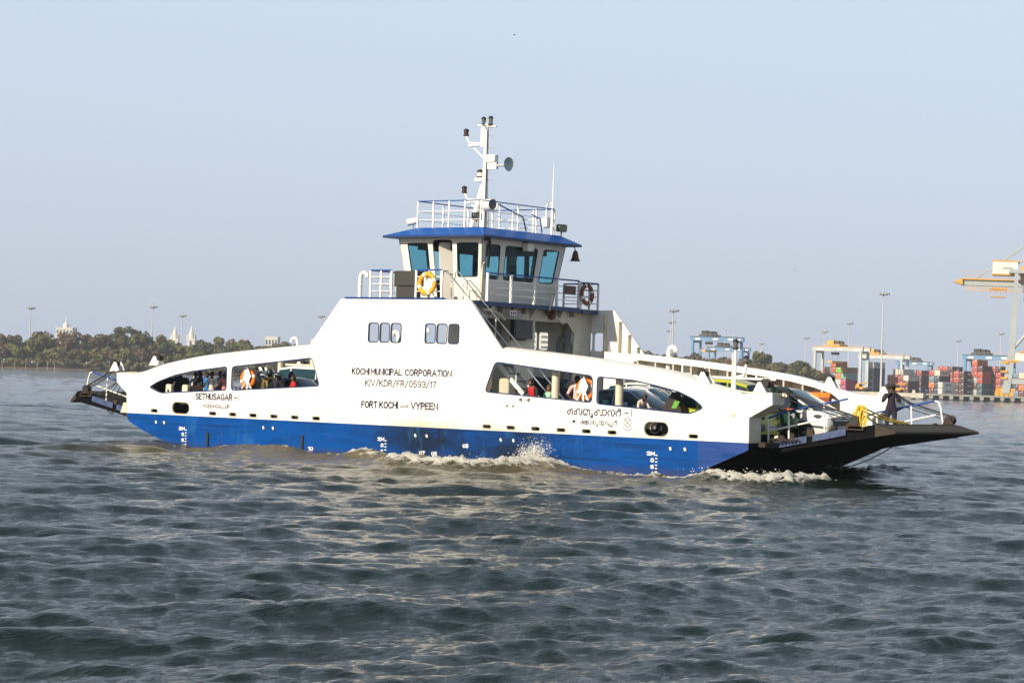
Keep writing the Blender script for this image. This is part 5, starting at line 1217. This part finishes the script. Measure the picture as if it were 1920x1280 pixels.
# ---- containers
WD = (RV*.84-FV*.545).normalized(); LD = Vector((-WD.y, WD.x, 0))
if LD.dot(FV) < 0: LD = -LD
CC = {'red': (.42, .055, .035), 'brown red': (.28, .055, .038), 'maroon': (.10, .018, .022), 'dark maroon': (.055, .016, .022), 'orange': (.62, .16, .02), 'orange red': (.52, .10, .03), 'lime green': (.16, .50, .03), 'mint': (.22, .45, .36), 'light blue': (.16, .38, .50), 'navy': (.016, .034, .075), 'pale grey': (.42, .43, .41), 'cream': (.66, .58, .42), 'magenta': (.42, .035, .14), 'pink': (.62, .22, .24), 'tan': (.34, .17, .04), 'teal': (.05, .25, .22), 'grey green': (.35, .42, .38), 'blue grey': (.12, .20, .26), 'white': (.62, .60, .55), 'dark teal': (.03, .07, .085)}
CMESH = {}
def cmesh(c, mark):
    if (c, mark) in CMESH: return CMESH[c, mark]
    col = mat('container_'+c.replace(' ', '_'), CC[c], .6, var=.22, scale=.6); w, h, L = 2.44, 2.59, 12.19
    mb = MB().use(col)                              # local x = width, y = length (from the door end), z = height
    for x in (0, w-.16): mb.box(x, x+.16, 0, .16, 0, h); mb.box(x, x+.16, L-.16, L, 0, h)
    for x in (0, w-.1): mb.box(x, x+.1, .16, L-.16, 0, .16); mb.box(x, x+.1, .16, L-.16, h-.12, h)
    k = 22
    for x, s in ((.04, 1), (w-.04, -1)):
        P_ = [(x+s*(.0 if i % 2 else .07), .16+(L-.32)*i/(2*k)) for i in range(2*k+1)]
        mb.add([(px, py, z) for z in (.14, h-.1) for px, py in P_], [(i, i+1, len(P_)+i+1, len(P_)+i) for i in range(2*k)])
    mb.add([(.05, .16, h-.03), (w-.05, .16, h-.03), (w-.05, L-.16, h-.03), (.05, L-.16, h-.03)], [(0, 1, 2, 3)]); mb.box(.1, w-.1, L-.12, L-.06, .1, h-.08); mb.box(.12, w-.12, .2, L-.2, .02, .1)
    if mark == 'text':
        mb.use(LETW)
        for i in range(6): mb.box(w-.06, w+.03, 4.2+.62*i, 4.65+.62*i, 1.0, 1.6)
    if mark == 'logo':
        mb.use(BLACK).box(w-.06, w+.03, 3.2, 4.3, .9, 1.7)
        for i in range(5): mb.box(w-.06, w+.03, 4.6+.8*i, 5.15+.8*i, 1.0, 1.5)
    body = mb.mesh('body', fix=False)
    mb = MB().use(col).box(.10, w-.10, .03, .08, .12, h-.10); mb.use(BLACK).box(w/2-.015, w/2+.015, .02, .031, .12, h-.10)
    mb.use(GREY)
    for x in (.42, .92, 1.5, 2.0): mb.tube([(x, .0, .1), (x, .0, h-.1)], .03, 5)
    mb.use(LETW).box(1.35, 1.9, .018, .026, 1.9, 2.2); mb.box(.35, .6, .018, .026, 1.5, 1.8)
    door = mb.mesh('door_end'); CMESH[c, mark] = (body, door); return body, door
ORD = ['first', 'second', 'third', 'fourth', 'fifth', 'sixth']
def put_container(c, org, i, j, label, mark=None):
    p = org+WD*(2.56*i)+UV*(2.35+2.62*j)
    o = thing('shipping_container', label, 'container', p, math.atan2(WD.y, WD.x), group='stacked shipping containers')
    for nm, m_ in zip(('body', 'door_end'), cmesh(c, mark)):
        ch = bpy.data.objects.new(nm, m_); COL.objects.link(ch); ch.parent = o
BLOCKS = [   # (what the block stands by, pixel column of its first end, distance, stacks bottom to top)
 ('behind the far bulwark below pale gantry crane', 1536.5, 1085, [['brown red', 'brown red', 'brown red', 'red'], ['teal', 'brown red', 'brown red', 'grey green'], ['maroon', 'pink', 'light blue', 'red', 'orange red'], ['navy', 'white', 'orange', 'lime green'], ['magenta', 'magenta', 'mint', 'tan']]),
 ('left of the tall floodlight mast', 1627, 1070, [['navy', 'navy', 'navy', 'navy', 'pale grey*']]),
 ('just right of the tall floodlight mast', 1663, 1085, [['orange red', 'red', 'red'], ['red', 'red', 'red', 'cream'], ['maroon', 'red', 'brown red', 'pale grey'], ['maroon', 'maroon', 'white~']]),
 ('behind the jetty head', 1708, 1110, [['maroon', 'maroon', 'maroon', 'maroon'], ['navy~', 'dark maroon', 'dark maroon', 'brown red']]),
 ('left of the blue gantry crane', 1741, 1070, [['maroon', 'orange', 'blue grey', 'red'], ['navy', 'navy', 'navy', 'cream*']]),
 ('at the quay edge before the taller stacks', 1758.5, 1035, [['white*', 'white*']]),
 ('behind the pale boxes with dark lettering', 1757, 1150, [['maroon', 'maroon', 'brown red', 'red', 'red'], ['maroon', 'maroon', 'red', 'red', 'red'], ['maroon', 'maroon', 'red', 'brown red', 'dark maroon~']]),
 ('between pale boxes and the blue gantry crane', 1787, 1075, [['dark maroon', 'dark maroon', 'red', 'red'], ['dark maroon~', 'dark maroon~', 'dark maroon~', 'dark maroon~']]),
 ('inside the legs of the blue gantry crane', 1811, 1080, [['blue grey', 'grey green', 'pale grey', 'cream'], ['pale grey', 'maroon', 'grey green', 'red', 'red', 'orange red'], ['dark teal', 'dark teal', 'red', 'red', 'dark maroon']]),
 ('round the right leg of blue gantry crane', 1856, 1085, [['maroon', 'navy~', 'maroon', 'maroon', 'red'], ['red', 'red', 'red', 'red', 'dark maroon'], ['navy', 'blue grey', 'navy']]),
 ('right of the tall crane leg', 1899, 1060, [['blue grey', 'navy', 'orange red', 'blue grey'], ['maroon', 'orange', 'orange red', 'cream'], ['maroon', 'red', 'red', 'white']])]
for wh_, px, d, stacks in BLOCKS:
    u, z = seen(px, 735, d); org = bgp(u, d)
    for i, st in enumerate(stacks):
        for j, c in enumerate(st):
            mark = 'logo' if c.endswith('*') else 'text' if c.endswith('~') else None; c = c.rstrip('*~')
            stn = ['first', 'second', 'third', 'fourth', 'fifth'][i]+' stack' if len(stacks) > 1 else 'the stack'
            put_container(c, org, i, j, '%s container, %s up in %s %s' % (c, ORD[j], stn, wh_), mark)

# ---- cranes
STEEL = mat('crane_grey', (.42, .46, .46), .5, var=.1, scale=.2); CBLUE = mat('crane_blue', (.10, .24, .42), .5, var=.15, scale=.2); CYEL = mat('crane_yellow', (.75, .38, .04), .6, var=.2, scale=.5); CWHT = mat('crane_white', (.75, .73, .68), .5)
def obox(mb, o, s0, s1, t0, t1, z0, z1):
    c = [o+WD*s0+LD*t0, o+WD*s1+LD*t0, o+WD*s1+LD*t1, o+WD*s0+LD*t1]
    mb.add([p+UV*z for z in (z0, z1) for p in c], [(3, 2, 1, 0), (4, 5, 6, 7), (0, 1, 5, 4), (1, 2, 6, 5), (2, 3, 7, 6), (3, 0, 4, 7)])
def bar(mb, p, q, r): mb.tube([p, q], r, 4)
def yard_crane(px, d, span, h, steel, top, label, tx=.35, spread=True):
    u, z = seen(px, 735, d); o = bgp(u, d); g = 2.35; dp = 7.5
    root = thing('gantry_crane', label, 'crane', o, group='yard gantry cranes'); WLOC[root.name] = o.copy()
    for s in (0, span):
        for t in (0, dp):
            mb = MB().use(steel); obox(mb, o, s-.55, s+.55, t-.45, t+.45, g+1.3, h-1.8); mb.build('leg', root)
            for q in (-.9, .9): MB().use(RUBBER).lathe(o+WD*s+LD*(t+q)+UV*(g+.75), WD, [(-.3, .75), (.3, .75)], 14).build('wheel', root)
        mb = MB().use(steel); obox(mb, o, s-.5, s+.5, -1.2, dp+1.2, g+1.0, g+2.0); obox(mb, o, s-.4, s+.4, 0, dp, h-2.6, h-1.4); mb.build('sill_beam', root)
    for t in (0, dp):
        mb = MB().use(steel); obox(mb, o, -1.2, span+1.2, t-.6, t+.6, h-1.7, h); mb.use(CWHT)
        for s in (1.5, span*.5, span-3): obox(mb, o, s, s+2.6, t-.65, t-.6, h-1.4, h-.5)
        mb.use(top); obox(mb, o, -1.2, span+1.2, t-.8, t+.8, h, h+.25); mb.use(GREY)
        for s in np.linspace(-1, span+1, 12): bar(mb, o+WD*s+LD*(t-.7)+UV*h, o+WD*s+LD*(t-.7)+UV*(h+1.3), .06)
        bar(mb, o+WD*-1+LD*(t-.7)+UV*(h+1.3), o+WD*(span+1)+LD*(t-.7)+UV*(h+1.3), .06)
        mb.build('girder', root)
    c = o+WD*span*tx; mb = MB().use(top if top is CYEL else DARK); obox(mb, c, -3.6, 3.6, -.5, dp+.5, h+.5, h+1.2); obox(mb, c, -2.8, .2, .5, 3.2, h+1.2, h+3.0); mb.use(DARK if top is not CYEL else BRASS)
    obox(mb, c, .6, 2.6, 1, 4.6, h+1.2, h+2.8); mb.lathe(c+WD*2.9+LD*2+UV*(h+1.9), LD, [(0, .8), (2.5, .8)], 10); mb.build('trolley', root)
    if spread:
        mb = MB().use(DARK); obox(mb, c, -1.5, 1.5, 2, 4.2, h-3.4, h-2.2)
        for s in (-1.2, 1.2): bar(mb, c+WD*s+LD*3+UV*(h-3.3), c+WD*s*.9+LD*3+UV*(h-6.2), .05)
        mb.use(CYEL); obox(mb, c, -1.2, 1.2, -2.5, 9, h-6.9, h-6.1); mb.build('spreader', root)
        mb = MB().use(GREY); obox(mb, o, .7, 2.2, -.6, .6, g+6, g+8.5); mb.build('cabin', root)
    return root
yard_crane(1526, 1075, 22, 21.4, STEEL, CYEL, 'pale grey rubber tyred gantry crane with yellow trolley above the coloured containers', .38)
yard_crane(1612, 1210, 22, 20.5, STEEL, CYEL, 'second pale grey gantry crane partly behind the tall floodlight mast', .30, False)
yard_crane(1296, 1150, 22, 25.5, CBLUE, DARK, 'blue gantry crane rising over the wood behind the bow light post', .32)
yard_crane(1327, 1420, 22, 25, CBLUE, DARK, 'smaller farther blue gantry crane seen below its taller neighbour', .35, False)
yard_crane(1808, 1105, 20.5, 20.3, CBLUE, DARK, 'blue gantry crane standing over the maroon containers by the tall crane leg', .32)
yard_crane(1683, 1560, 20, 22, CBLUE, DARK, 'distant blue gantry crane between the two groups of containers', .5, False)

# tall quay crane at the right edge
o = bgp(seen(1890, 735, 945)[0], 945); cr = thing('quay_crane', 'tall pale grey and yellow ship to shore crane at the right edge', 'crane', o); WLOC[cr.name] = o.copy()
VD = (FV+RV*.2064)                                # the crane stands square to the berth, seen along its rails
K = lambda u, z, d=0: o+RV*u+VD*d+UV*z
def kbox(mb, u0, u1, d0, d1, z0, z1): mb.add([K(u, z, d) for z in (z0, z1) for (u, d) in ((u0, d0), (u1, d0), (u1, d1), (u0, d1))], [(3, 2, 1, 0), (4, 5, 6, 7), (0, 1, 5, 4), (1, 2, 6, 5), (2, 3, 7, 6), (3, 0, 4, 7)])
def kleg(mb, a_, b_, w0, w1, dd):
    vs = []
    for (u, z, d), w in ((a_, w0), (b_, w1)): vs += [K(u-w/2, z, d-dd/2), K(u+w/2, z, d-dd/2), K(u+w/2, z, d+dd/2), K(u-w/2, z, d+dd/2)]
    mb.add(vs, [(3, 2, 1, 0), (4, 5, 6, 7), (0, 1, 5, 4), (1, 2, 6, 5), (2, 3, 7, 6), (3, 0, 4, 7)])
for d in (0, 17):
    for u in (0, 27):
        mb = MB().use(STEEL); kleg(mb, (u-.9, 3.5, d), (u+1.0, 19.5, d), 2.9, 2.9, 1.8); kleg(mb, (u+1.0, 19.5, d), (u+2.1, 51.5, d), 2.3, 1.5, 1.5); mb.build('leg', cr)
        mb = MB().use(CYEL)
        for q in (-3.2, -1.4, .4, 2.2): mb.lathe(K(u-1+q, 3.1, d-.5), FV, [(0, .85), (1, .85)], 12); kbox(mb, u-1+q-.7, u-1+q+.7, d-.3, d+.4, 3.4, 4.6)
        kbox(mb, u-4.6, u+2.8, d-.5, d+.6, 4.4, 5.4); mb.build('bogie', cr)
    mb = MB().use(CWHT); kbox(mb, 2.2, 26, d-.8, d+.8, 16.4, 19.3); mb.use(CYEL); kbox(mb, -1.6, 4, d-1.1, d+1.1, 15.7, 16.35); kbox(mb, 4, 26, d-1, d+1, 19.32, 20.0); mb.build('portal_beam', cr)
    mb = MB().use(STEEL); mb.tube([K(1.6, 21, d), K(14, 36, d)], .55, 8); mb.tube([K(26, 21, d), K(14, 36, d)], .55, 8); kbox(mb, 1, 27, d-.6, d+.6, 7.3, 9.2); mb.build('brace', cr)
mb = MB().use(STEEL)
for d in (6.5, 10.5): kbox(mb, -19, 70, d-.5, d+.5, 45.2, 47.4)
kbox(mb, -1, 29, -1, 18, 50.2, 51.6); mb.build('boom', cr)
mb = MB().use(CYEL)
for d in (5.4, 11.6): kbox(mb, -19, 60, d-.4, d+.4, 47.45, 47.9)
mb.add([K(-19, 48.0, 5), K(-19, 48.0, 12), K(-22.5, 46.4, 12), K(-22.5, 46.4, 5), K(-19, 45.2, 5), K(-19, 45.2, 12)], [(0, 1, 2, 3), (3, 2, 5, 4), (0, 3, 4), (1, 5, 2), (0, 4, 5, 1)])
for u in np.arange(-17.5, 22, 1.25):
    bar(mb, K(u, 43.2, 5.2), K(u, 45.1, 5.2), .10); bar(mb, K(u, 48, 5.2), K(u, 49.2, 5.2), .06)
bar(mb, K(-17.5, 43.2, 5.2), K(22, 43.2, 5.2), .16); bar(mb, K(-17.5, 44.2, 5.2), K(22, 44.2, 5.2), .10); bar(mb, K(-19, 49.2, 5.2), K(22, 49.2, 5.2), .06)
bar(mb, K(-20, 50.7, 5.2), K(1, 50.3, 5.2), .08)
mb.build('walkway', cr)
mb = MB().use(CYEL); kbox(mb, -8.2, -1.8, 6, 11, 43.8, 44.6)
for u in (-8, -6, -4, -2): bar(mb, K(u, 44, 6), K(u, 41.2, 6), .09)
kbox(mb, -8, -2, 5.7, 11.2, 40.9, 41.2); kbox(mb, 5, 12, 5, 11, 40, 40.4)
for u in (5.2, 7, 9, 11.5): bar(mb, K(u, 40, 5), K(u, 45, 5), .12)
for z in (22, 24.5, 28): kbox(mb, -3.1, -.4, -1.4, -.9, z-13, z-12.2)
mb.build('trolley', cr)
mb = MB().use(CWHT); kbox(mb, -7.4, 2.4, 4, 13, 50.0, 54.8); mb.use(CYEL); kbox(mb, -7.6, 2.6, 3.8, 13.2, 54.82, 55.3); kbox(mb, -7.6, 2.6, 3.6, 13.4, 49.5, 49.98); mb.use(GREY); kbox(mb, -3.4, .6, 3.9, 3.99, 51.9, 52.6); mb.build('machinery_house', cr)
mb = MB().use(STEEL)
for d in (5, 12): mb.tube([K(-14, 48, d), K(22, 73, d)], .22, 6); mb.tube([K(-3, 51, d), K(24, 68, d)], .20, 6); mb.tube([K(22, 51, d), K(22, 74, d)], .5, 6)
for d in (5.5,): bar(mb, K(5.5, 51, d), K(6.8, 62, d), .25)
mb.build('stay', cr)
mb = MB().use(CYEL); kbox(mb, 3.5, 6.2, 3, 8, 47.5, 53); bar(mb, K(4.5, 53, 4), K(4.5, 57, 4), .1); bar(mb, K(5.8, 53, 4), K(5.8, 57, 4), .1); mb.build('stair_tower', cr)

# ---- floodlight masts
def mast_light(px, py, d, label, w=1.0):
    u, z = seen(px, py, d); o = bgp(u, d); h = z-2.0
    root = thing('floodlight_mast', label, 'light mast', o+UV*2, group='tall floodlight masts'); 
    MB().use(mat('mast_grey', (.46, .49, .49), .45)).lathe((0, 0, 0), (0, 0, 1), [(0, .55*w), (.4, .55*w), (.45, .42*w), (h, .16*w)], 10).build('pole', root, smooth=40)
    mb = MB().use(mat('mast_head', (.28, .31, .33), .5)).lathe((0, 0, h-2.2), (0, 0, 1), [(0, .3), (.2, 1.5*w), (.35, 1.5*w), (.5, .3)], 12)
    for k in range(10):
        a = 2*math.pi*k/10; c = Vector((math.cos(a)*1.8*w, math.sin(a)*1.8*w, h-1.5)); mb.box(c.x-.42, c.x+.42, c.y-.30, c.y+.30, c.z-.35, c.z+.35)
    mb.tube([(0, 0, h-1.8), (0, 0, h+.6)], .15, 6); mb.build('lamp_head', root); return root
for px, py, d, lab in [(58, 572, 1230, 'floodlight mast at the left edge above the wood'), (287, 570, 1250, 'tallest floodlight mast over the wood left of the church towers'), (342, 587, 1320, 'floodlight mast between the two church towers'), (602, 588, 1300, 'floodlight mast just left of the ferry upper wall'),
    (1263, 576, 1090, 'tallest of three floodlight masts close together right of the ferry'), (1258.5, 598, 1230, 'middle one of three close floodlight masts right of the ferry'), (1254.5, 615, 1390, 'shortest of three close floodlight masts right of the ferry'),
    (1427, 640, 1600, 'distant floodlight mast above the round green trees'), (1511, 629, 1500, 'slender floodlight mast left of the pale gantry crane'), (1546, 617, 1450, 'floodlight mast rising behind the yellow trolley of the gantry crane'), (1593, 601, 1350, 'floodlight mast behind the right leg of the gantry crane'),
    (1657, 544, 1000, 'tallest and nearest floodlight mast on the quay behind the bow'), (1797, 634, 1480, 'floodlight mast just left of the blue gantry crane'), (1877, 620, 1330, 'floodlight mast left of the tall quay crane leg')]:
    mast_light(px, py, d, lab, 1.15 if d < 1100 else 1.0)
# ---- port vehicles and barrier details
def reach_stacker(px, d, label, s=1.0):
    u, z = seen(px, 738, d); root = thing('reach_stacker', label, 'port vehicle', bgp(u, d, 2.4), math.atan2(RV.y, RV.x))
    mb = MB().use(CYEL).box(-2.6*s, 2.6*s, -1.2, 1.2, .8, 1.9, bev=.1); mb.box(-2.4*s, -.8*s, -1, 1, 1.9, 2.8, bev=.1); mb.build('body', root)
    mb = MB().use(CYEL).tube([(-2*s, 0, 2.8), (3.4*s, 0, 3.6)], .35, 6); mb.build('boom', root)
    for x in (-1.8*s, 1.7*s):
        for y in (-1.2, 1.2): MB().use(RUBBER).lathe((x, y-.3, .75), (0, 1, 0), [(0, .75), (.6, .75)], 14).build('wheel', root)
    MB().use(GLASSC).box(-.6*s, .8*s, -.8, .8, 1.9, 3.2, bev=.1).build('cabin', root)
reach_stacker(1682, 985, 'yellow port vehicle behind the hat of the crew member')
reach_stacker(1613, 1010, 'yellow port vehicle under the right leg of the pale gantry crane', .8)

# ---- buildings beyond the wood
PALE = mat('building_white', (.62, .60, .57), .8, var=.1, scale=.2); WIND = mat('building_window', (.10, .13, .16), .3)
def lbox(mb, x0, x1, y0, y1, z0, z1): mb.box(x0, x1, y0, y1, z0, z1)
yawc = math.atan2(RV.y, RV.x)
def church_tower(px, ptop, d, label):
    u, z = seen(px, ptop, d); root = thing('church_tower', label, 'tower', bgp(u, d, 2), yawc, group='church towers'); h = z-2
    mb = MB().use(PALE).box(-2.1, 2.1, -2.1, 2.1, 0, h*.66); mb.box(-2.4, 2.4, -2.4, 2.4, h*.66, h*.69)
    mb.build('shaft', root)
    mb = MB().use(PALE)
    for x in (-2, 2):
        for y in (-2, 2): mb.lathe((x, y, h*.69), (0, 0, 1), [(0, .35), (1.6, .3), (3.2, .02)], 6)
    mb.lathe((0, 0, h*.69), (0, 0, 1), [(0, 1.7), (2.2, 1.5), (h*.31, .05)], 8); mb.build('spire', root)
    for zz in (.45, .56): MB().use(WIND).prism([(-.6, h*zz), (.6, h*zz), (.6, h*zz+1.6), (0, h*zz+2.3), (-.6, h*zz+1.6)], lambda u_, v: (u_, -2.13, v), lambda u_, v: (u_, -2.0, v)).build('window', root)
church_tower(328.5, 611, 1330, 'white church tower left of its twin above the trees'); church_tower(359.5, 610, 1300, 'white church tower with pinnacles nearer the ferry')
def block(name, px0, px1, ptop, d, floors, cols, label, depth=14, base=2):
    u0, z = seen(px0, ptop, d); u1, _ = seen(px1, ptop, d); w = u1-u0; h = z-base
    root = thing(name, label, 'building', bgp((u0+u1)/2, d, base), yawc)
    mb = MB().use(PALE).box(-w/2, w/2, 0, depth, 0, h); mb.box(-w/2-.2, w/2+.2, -.2, depth+.2, h, h+.5); mb.build('wall', root)
    for f in range(floors):
        for c in range(cols):
            x = -w/2+w*(c+.5)/cols; zz = h*(f+.35)/floors
            if (floors-f)*3 < 40: MB().use(WIND).box(x-w/cols*.3, x+w/cols*.3, -.06, -.002, zz, zz+h/floors*.45).build('window', root)
    return root
bl = block('white_house', 105, 136, 615, 1330, 5, 5, 'white hilltop house with a small roof tower above the left wood')
MB().use(PALE).lathe((0, 5, seen(120, 615, 1330)[1]-2), (0, 0, 1), [(0, 1.6), (2.2, 1.6), (3.4, .4), (6.5, .05)], 10).build('roof_tower', bl)
block('low_house', 497, 521, 632, 1340, 3, 4, 'small white house behind the trees by the ferry upper wall')
block('apartment_block', 846, 1092, 612, 1400, 10, 9, 'pale apartment block glimpsed through the ferry upper windows', 20)

# ---- trees
FOL = {'olive': (.115, .108, .034), 'rust': (.128, .082, .044), 'deep': (.058, .074, .030), 'fresh': (.12, .135, .030), 'brown': (.135, .092, .050)}
for kf, c in FOL.items(): mat('foliage_'+kf, c, .9, var=.45, scale=.5)
TRUNK = mat('bark', (.07, .055, .04), .9)
def crown(mb, c, rx, rz, rnd, kinds, lobes=13, leaves=85, size=.8):
    for i in range(lobes):
        a = rnd.random()*6.283; rr = rnd.random()**.5; hz = rnd.random()
        lc = Vector((c[0]+math.cos(a)*rr*rx*.72, c[1]+math.sin(a)*rr*rx*.72, c[2]+(hz-.42)*rz*1.25*(1-.55*rr*rr))); lr = rx*(.26+.20*rnd.random())
        mb.use(MATS['foliage_'+rnd.choice(kinds)])
        for k in range(leaves):
            v = Vector((rnd.gauss(0, 1), rnd.gauss(0, 1), rnd.gauss(0, 1))); v.normalize()
            p = lc+Vector((v.x*lr, v.y*lr, v.z*lr*.75))*(.72+.34*rnd.random())
            nn = (v+Vector((rnd.gauss(0, .5), rnd.gauss(0, .5), rnd.gauss(0, .5)))).normalized(); t = nn.orthogonal().normalized(); w = nn.cross(t); s = size*(.45+.8*rnd.random())
            mb.add([p+t*s, p+w*s*.8, p-t*s, p-w*s*.8], [(0, 1, 2, 3)])
def tree(px, ptop, d, rx, kinds, label, lobes=14, base=2.0, seed=0):
    u, z = seen(px, ptop, d); rnd = random.Random(px*7+seed); h = z-base
    root = thing('tree', label, 'tree', bgp(u, d, base), group='single trees standing out of the wood')
    mb = MB().use(TRUNK).tube([(0, 0, -.5), (.2, .1, h*.3), (.1, .3, h*.55)], .45, 7, r1=.22)
    for k in range(4): a = k*1.6+rnd.random(); mb.tube([(.15, .2, h*.34), (math.cos(a)*rx*.5, math.sin(a)*rx*.5, h*.66)], .18, 5, r1=.08)
    mb.build('trunk', root, smooth=50)
    mb = MB(); crown(mb, (0, 0, h*.60), rx, h*.40, rnd, kinds, lobes); mb.build('crown', root, fix=False)
tree(235, 601, 1165, 6.5, ['deep', 'olive'], 'tallest dark tree with a ragged top left of the church towers', 16)
tree(222, 606, 1172, 4.5, ['deep'], 'small bushy treetop left of the tallest dark tree', 9)
tree(265, 617, 1160, 7, ['deep', 'olive'], 'broad dark tree right of the tallest one', 16)
tree(15, 619, 1165, 7.5, ['rust', 'olive'], 'reddish brown tree at the left edge of the wood', 16)
tree(75, 617, 1170, 8.0, ['olive', 'fresh'], 'wide green crown below the white hilltop house', 18)
tree(130, 617, 1160, 7.5, ['rust', 'brown'], 'rust coloured tree in front of the white hilltop house', 16)
tree(178, 617, 1168, 7.0, ['rust', 'olive'], 'rust and green tree midway along the left wood', 16)
tree(40, 645, 1150, 6.0, ['fresh', 'olive'], 'fresh yellow green tree low on the left bank', 14)
tree(308, 624, 1160, 6.0, ['olive', 'deep'], 'green tree just left of the church towers', 14)
tree(448, 627, 1190, 6.5, ['deep', 'olive'], 'dark rounded tree above the stern gunwale', 15)
tree(509, 631, 1260, 4.5, ['deep'], 'lone dark treetop over the small white house', 10)
tree(375, 637, 1150, 7.0, ['fresh', 'deep'], 'green tree right below the nearer church tower', 14)
tree(1271, 656, 1040, 4.2, ['deep'], 'small rounded green tree beside the three floodlight masts', 10)
tree(1417, 652, 1045, 5.2, ['olive', 'deep'], 'tall rounded tree right of the bow light post', 14)
tree(1432, 655, 1050, 4.6, ['olive', 'deep'], 'second lobe tree leaning on the tall rounded tree', 12)
tree(1457, 666, 1040, 4.6, ['deep'], 'dark green tree sloping down right of the rounded pair', 12)
tree(1497, 672, 1020, 5.6, ['deep', 'olive'], 'dark green bush tree next to the container stacks', 14)
tree(1513, 668, 1015, 4.8, ['deep', 'olive'], 'pointed dark tree touching the pale gantry crane leg', 12)
rnd = random.Random(21); mb = MB()
top = lambda px: float(np.interp(px, [-150, 0, 60, 150, 230, 300, 380, 420, 540, 640, 720, 1150, 1250, 1320, 1480, 1530], [622, 624, 622, 624, 616, 626, 634, 628, 629, 634, 640, 660, 664, 670, 686, 690]))
for row, (d0, drop) in enumerate(((1158, 28), (1175, 12), (1205, 3))):
    px = -170+row*7
    while px < 1530:
        d = d0+rnd.uniform(-5, 5)-(120 if px > 1180 else 0); pt = top(px)+drop*(.25 if px > 1180 else 1)+rnd.uniform(-5, 7)-(13 if px > 1180 else 2); u, z = seen(px, pt, d); h = z-2.2
        kinds = rnd.choice((['olive'], ['olive', 'deep'], ['rust', 'brown'], ['fresh', 'olive'], ['deep'], ['rust', 'olive'])) if px < 700 else rnd.choice((['brown'], ['brown', 'olive'], ['rust', 'brown'], ['olive']))
        crown(mb, bgp(u, d, 2+h*.52), rnd.uniform(4.4, 6.6), h*.46, rnd, kinds, 9, 62, .85)
        px += rnd.uniform(13, 21)
px = -160
while px < 640:
    d = 1146+rnd.uniform(0, 5); u, z = seen(px, 690, d); crown(mb, bgp(u, d, 2.6+rnd.random()), rnd.uniform(2.5, 4), 2.4, rnd, [rnd.choice(['olive', 'brown', 'deep', 'fresh'])], 5, 45, .7); px += rnd.uniform(9, 15)
tag(mb.build('wood', fix=False), 'mixed green and rust brown wood covering the far bank', 'wood', kind='stuff')
for k, (px, py, lab) in enumerate(((5, 676, 'leaning pale stake at the far left edge of the water'), (28, 678, 'short upright stake second from the left edge'), (49, 672, 'tallest thin stake in the water before the wood'), (70, 679, 'stake below the fresh green tree'), (89, 676, 'stake left of the last leaning one'), (104, 677, 'last stake to the right, leaning left'))):
    u, z = seen(px, py, 1128); ln_ = (-.5 if k in (0,) else -.9 if k == 5 else 0)
    st = MB().use(mat('stake_wood', (.34, .30, .25), .9)).tube([(0, 0, -2), (ln_*.4, 0, z*.5), (ln_, 0, z)], .16, 6, r1=.11).build('mooring_stake', smooth=50); st.location = bgp(u, 1128); st.rotation_euler.z = yawc
    tag(st, lab, 'stake', 'mooring stakes off the bank')

for px, py, d, lab in ((1490, 505, 420, 'small dark bird gliding left of the tallest port floodlight mast'), (964, 66, 300, 'small dark bird high above the ferry mast')):
    u, z = seen(px, py, d); o = thing('bird', lab, 'bird', bgp(u, d, z), yawc); o.scale = (.6, .6, .6)
    MB().use(BLACK).ball((0, 0, 0), .24, .07, .06, 8, 6).ball((.24, 0, .03), .07, .05, .05, 6, 5).prism([(-.22, -.0), (-.40, -.07), (-.40, .07)], lambda a_, b_: (a_, b_, .01), lambda a_, b_: (a_, b_, -.01)).build('body', o, smooth=60)
    for s_ in (-1, 1): MB().use(BLACK).add([(.08, s_*.05, .02), (-.10, s_*.05, .02), (-.02, s_*.28, .13), (.10, s_*.28, .14), (-.12, s_*.58, .05)], [(0, 1, 2, 3), (3, 2, 4)]).build('wing', o)
# ---- air
HZ0, HZ1 = -3.2, 82
mb = MB(); mb.add([bgp(u, d, z) for z in (HZ0, HZ1) for (u, d) in ((-1500, -300), (1500, -300), (1500, 1900), (-1500, 1900))], [(3, 2, 1, 0), (4, 5, 6, 7), (0, 1, 5, 4), (1, 2, 6, 5), (2, 3, 7, 6), (3, 0, 4, 7)])
hm = bpy.data.materials.new('haze'); hm.use_nodes = True; n, l = hm.node_tree.nodes, hm.node_tree.links; n.clear()
o_ = n.new('ShaderNodeOutputMaterial'); pv = n.new('ShaderNodeVolumePrincipled'); pv.inputs['Color'].default_value = (.80, .86, .95, 1); pv.inputs['Density'].default_value = .00013; pv.inputs['Anisotropy'].default_value = .0
l.new(pv.outputs[0], o_.inputs['Volume']); mb.use(hm)
tag(mb.build('haze'), 'thin pale haze lying over the harbour', 'haze', kind='stuff')
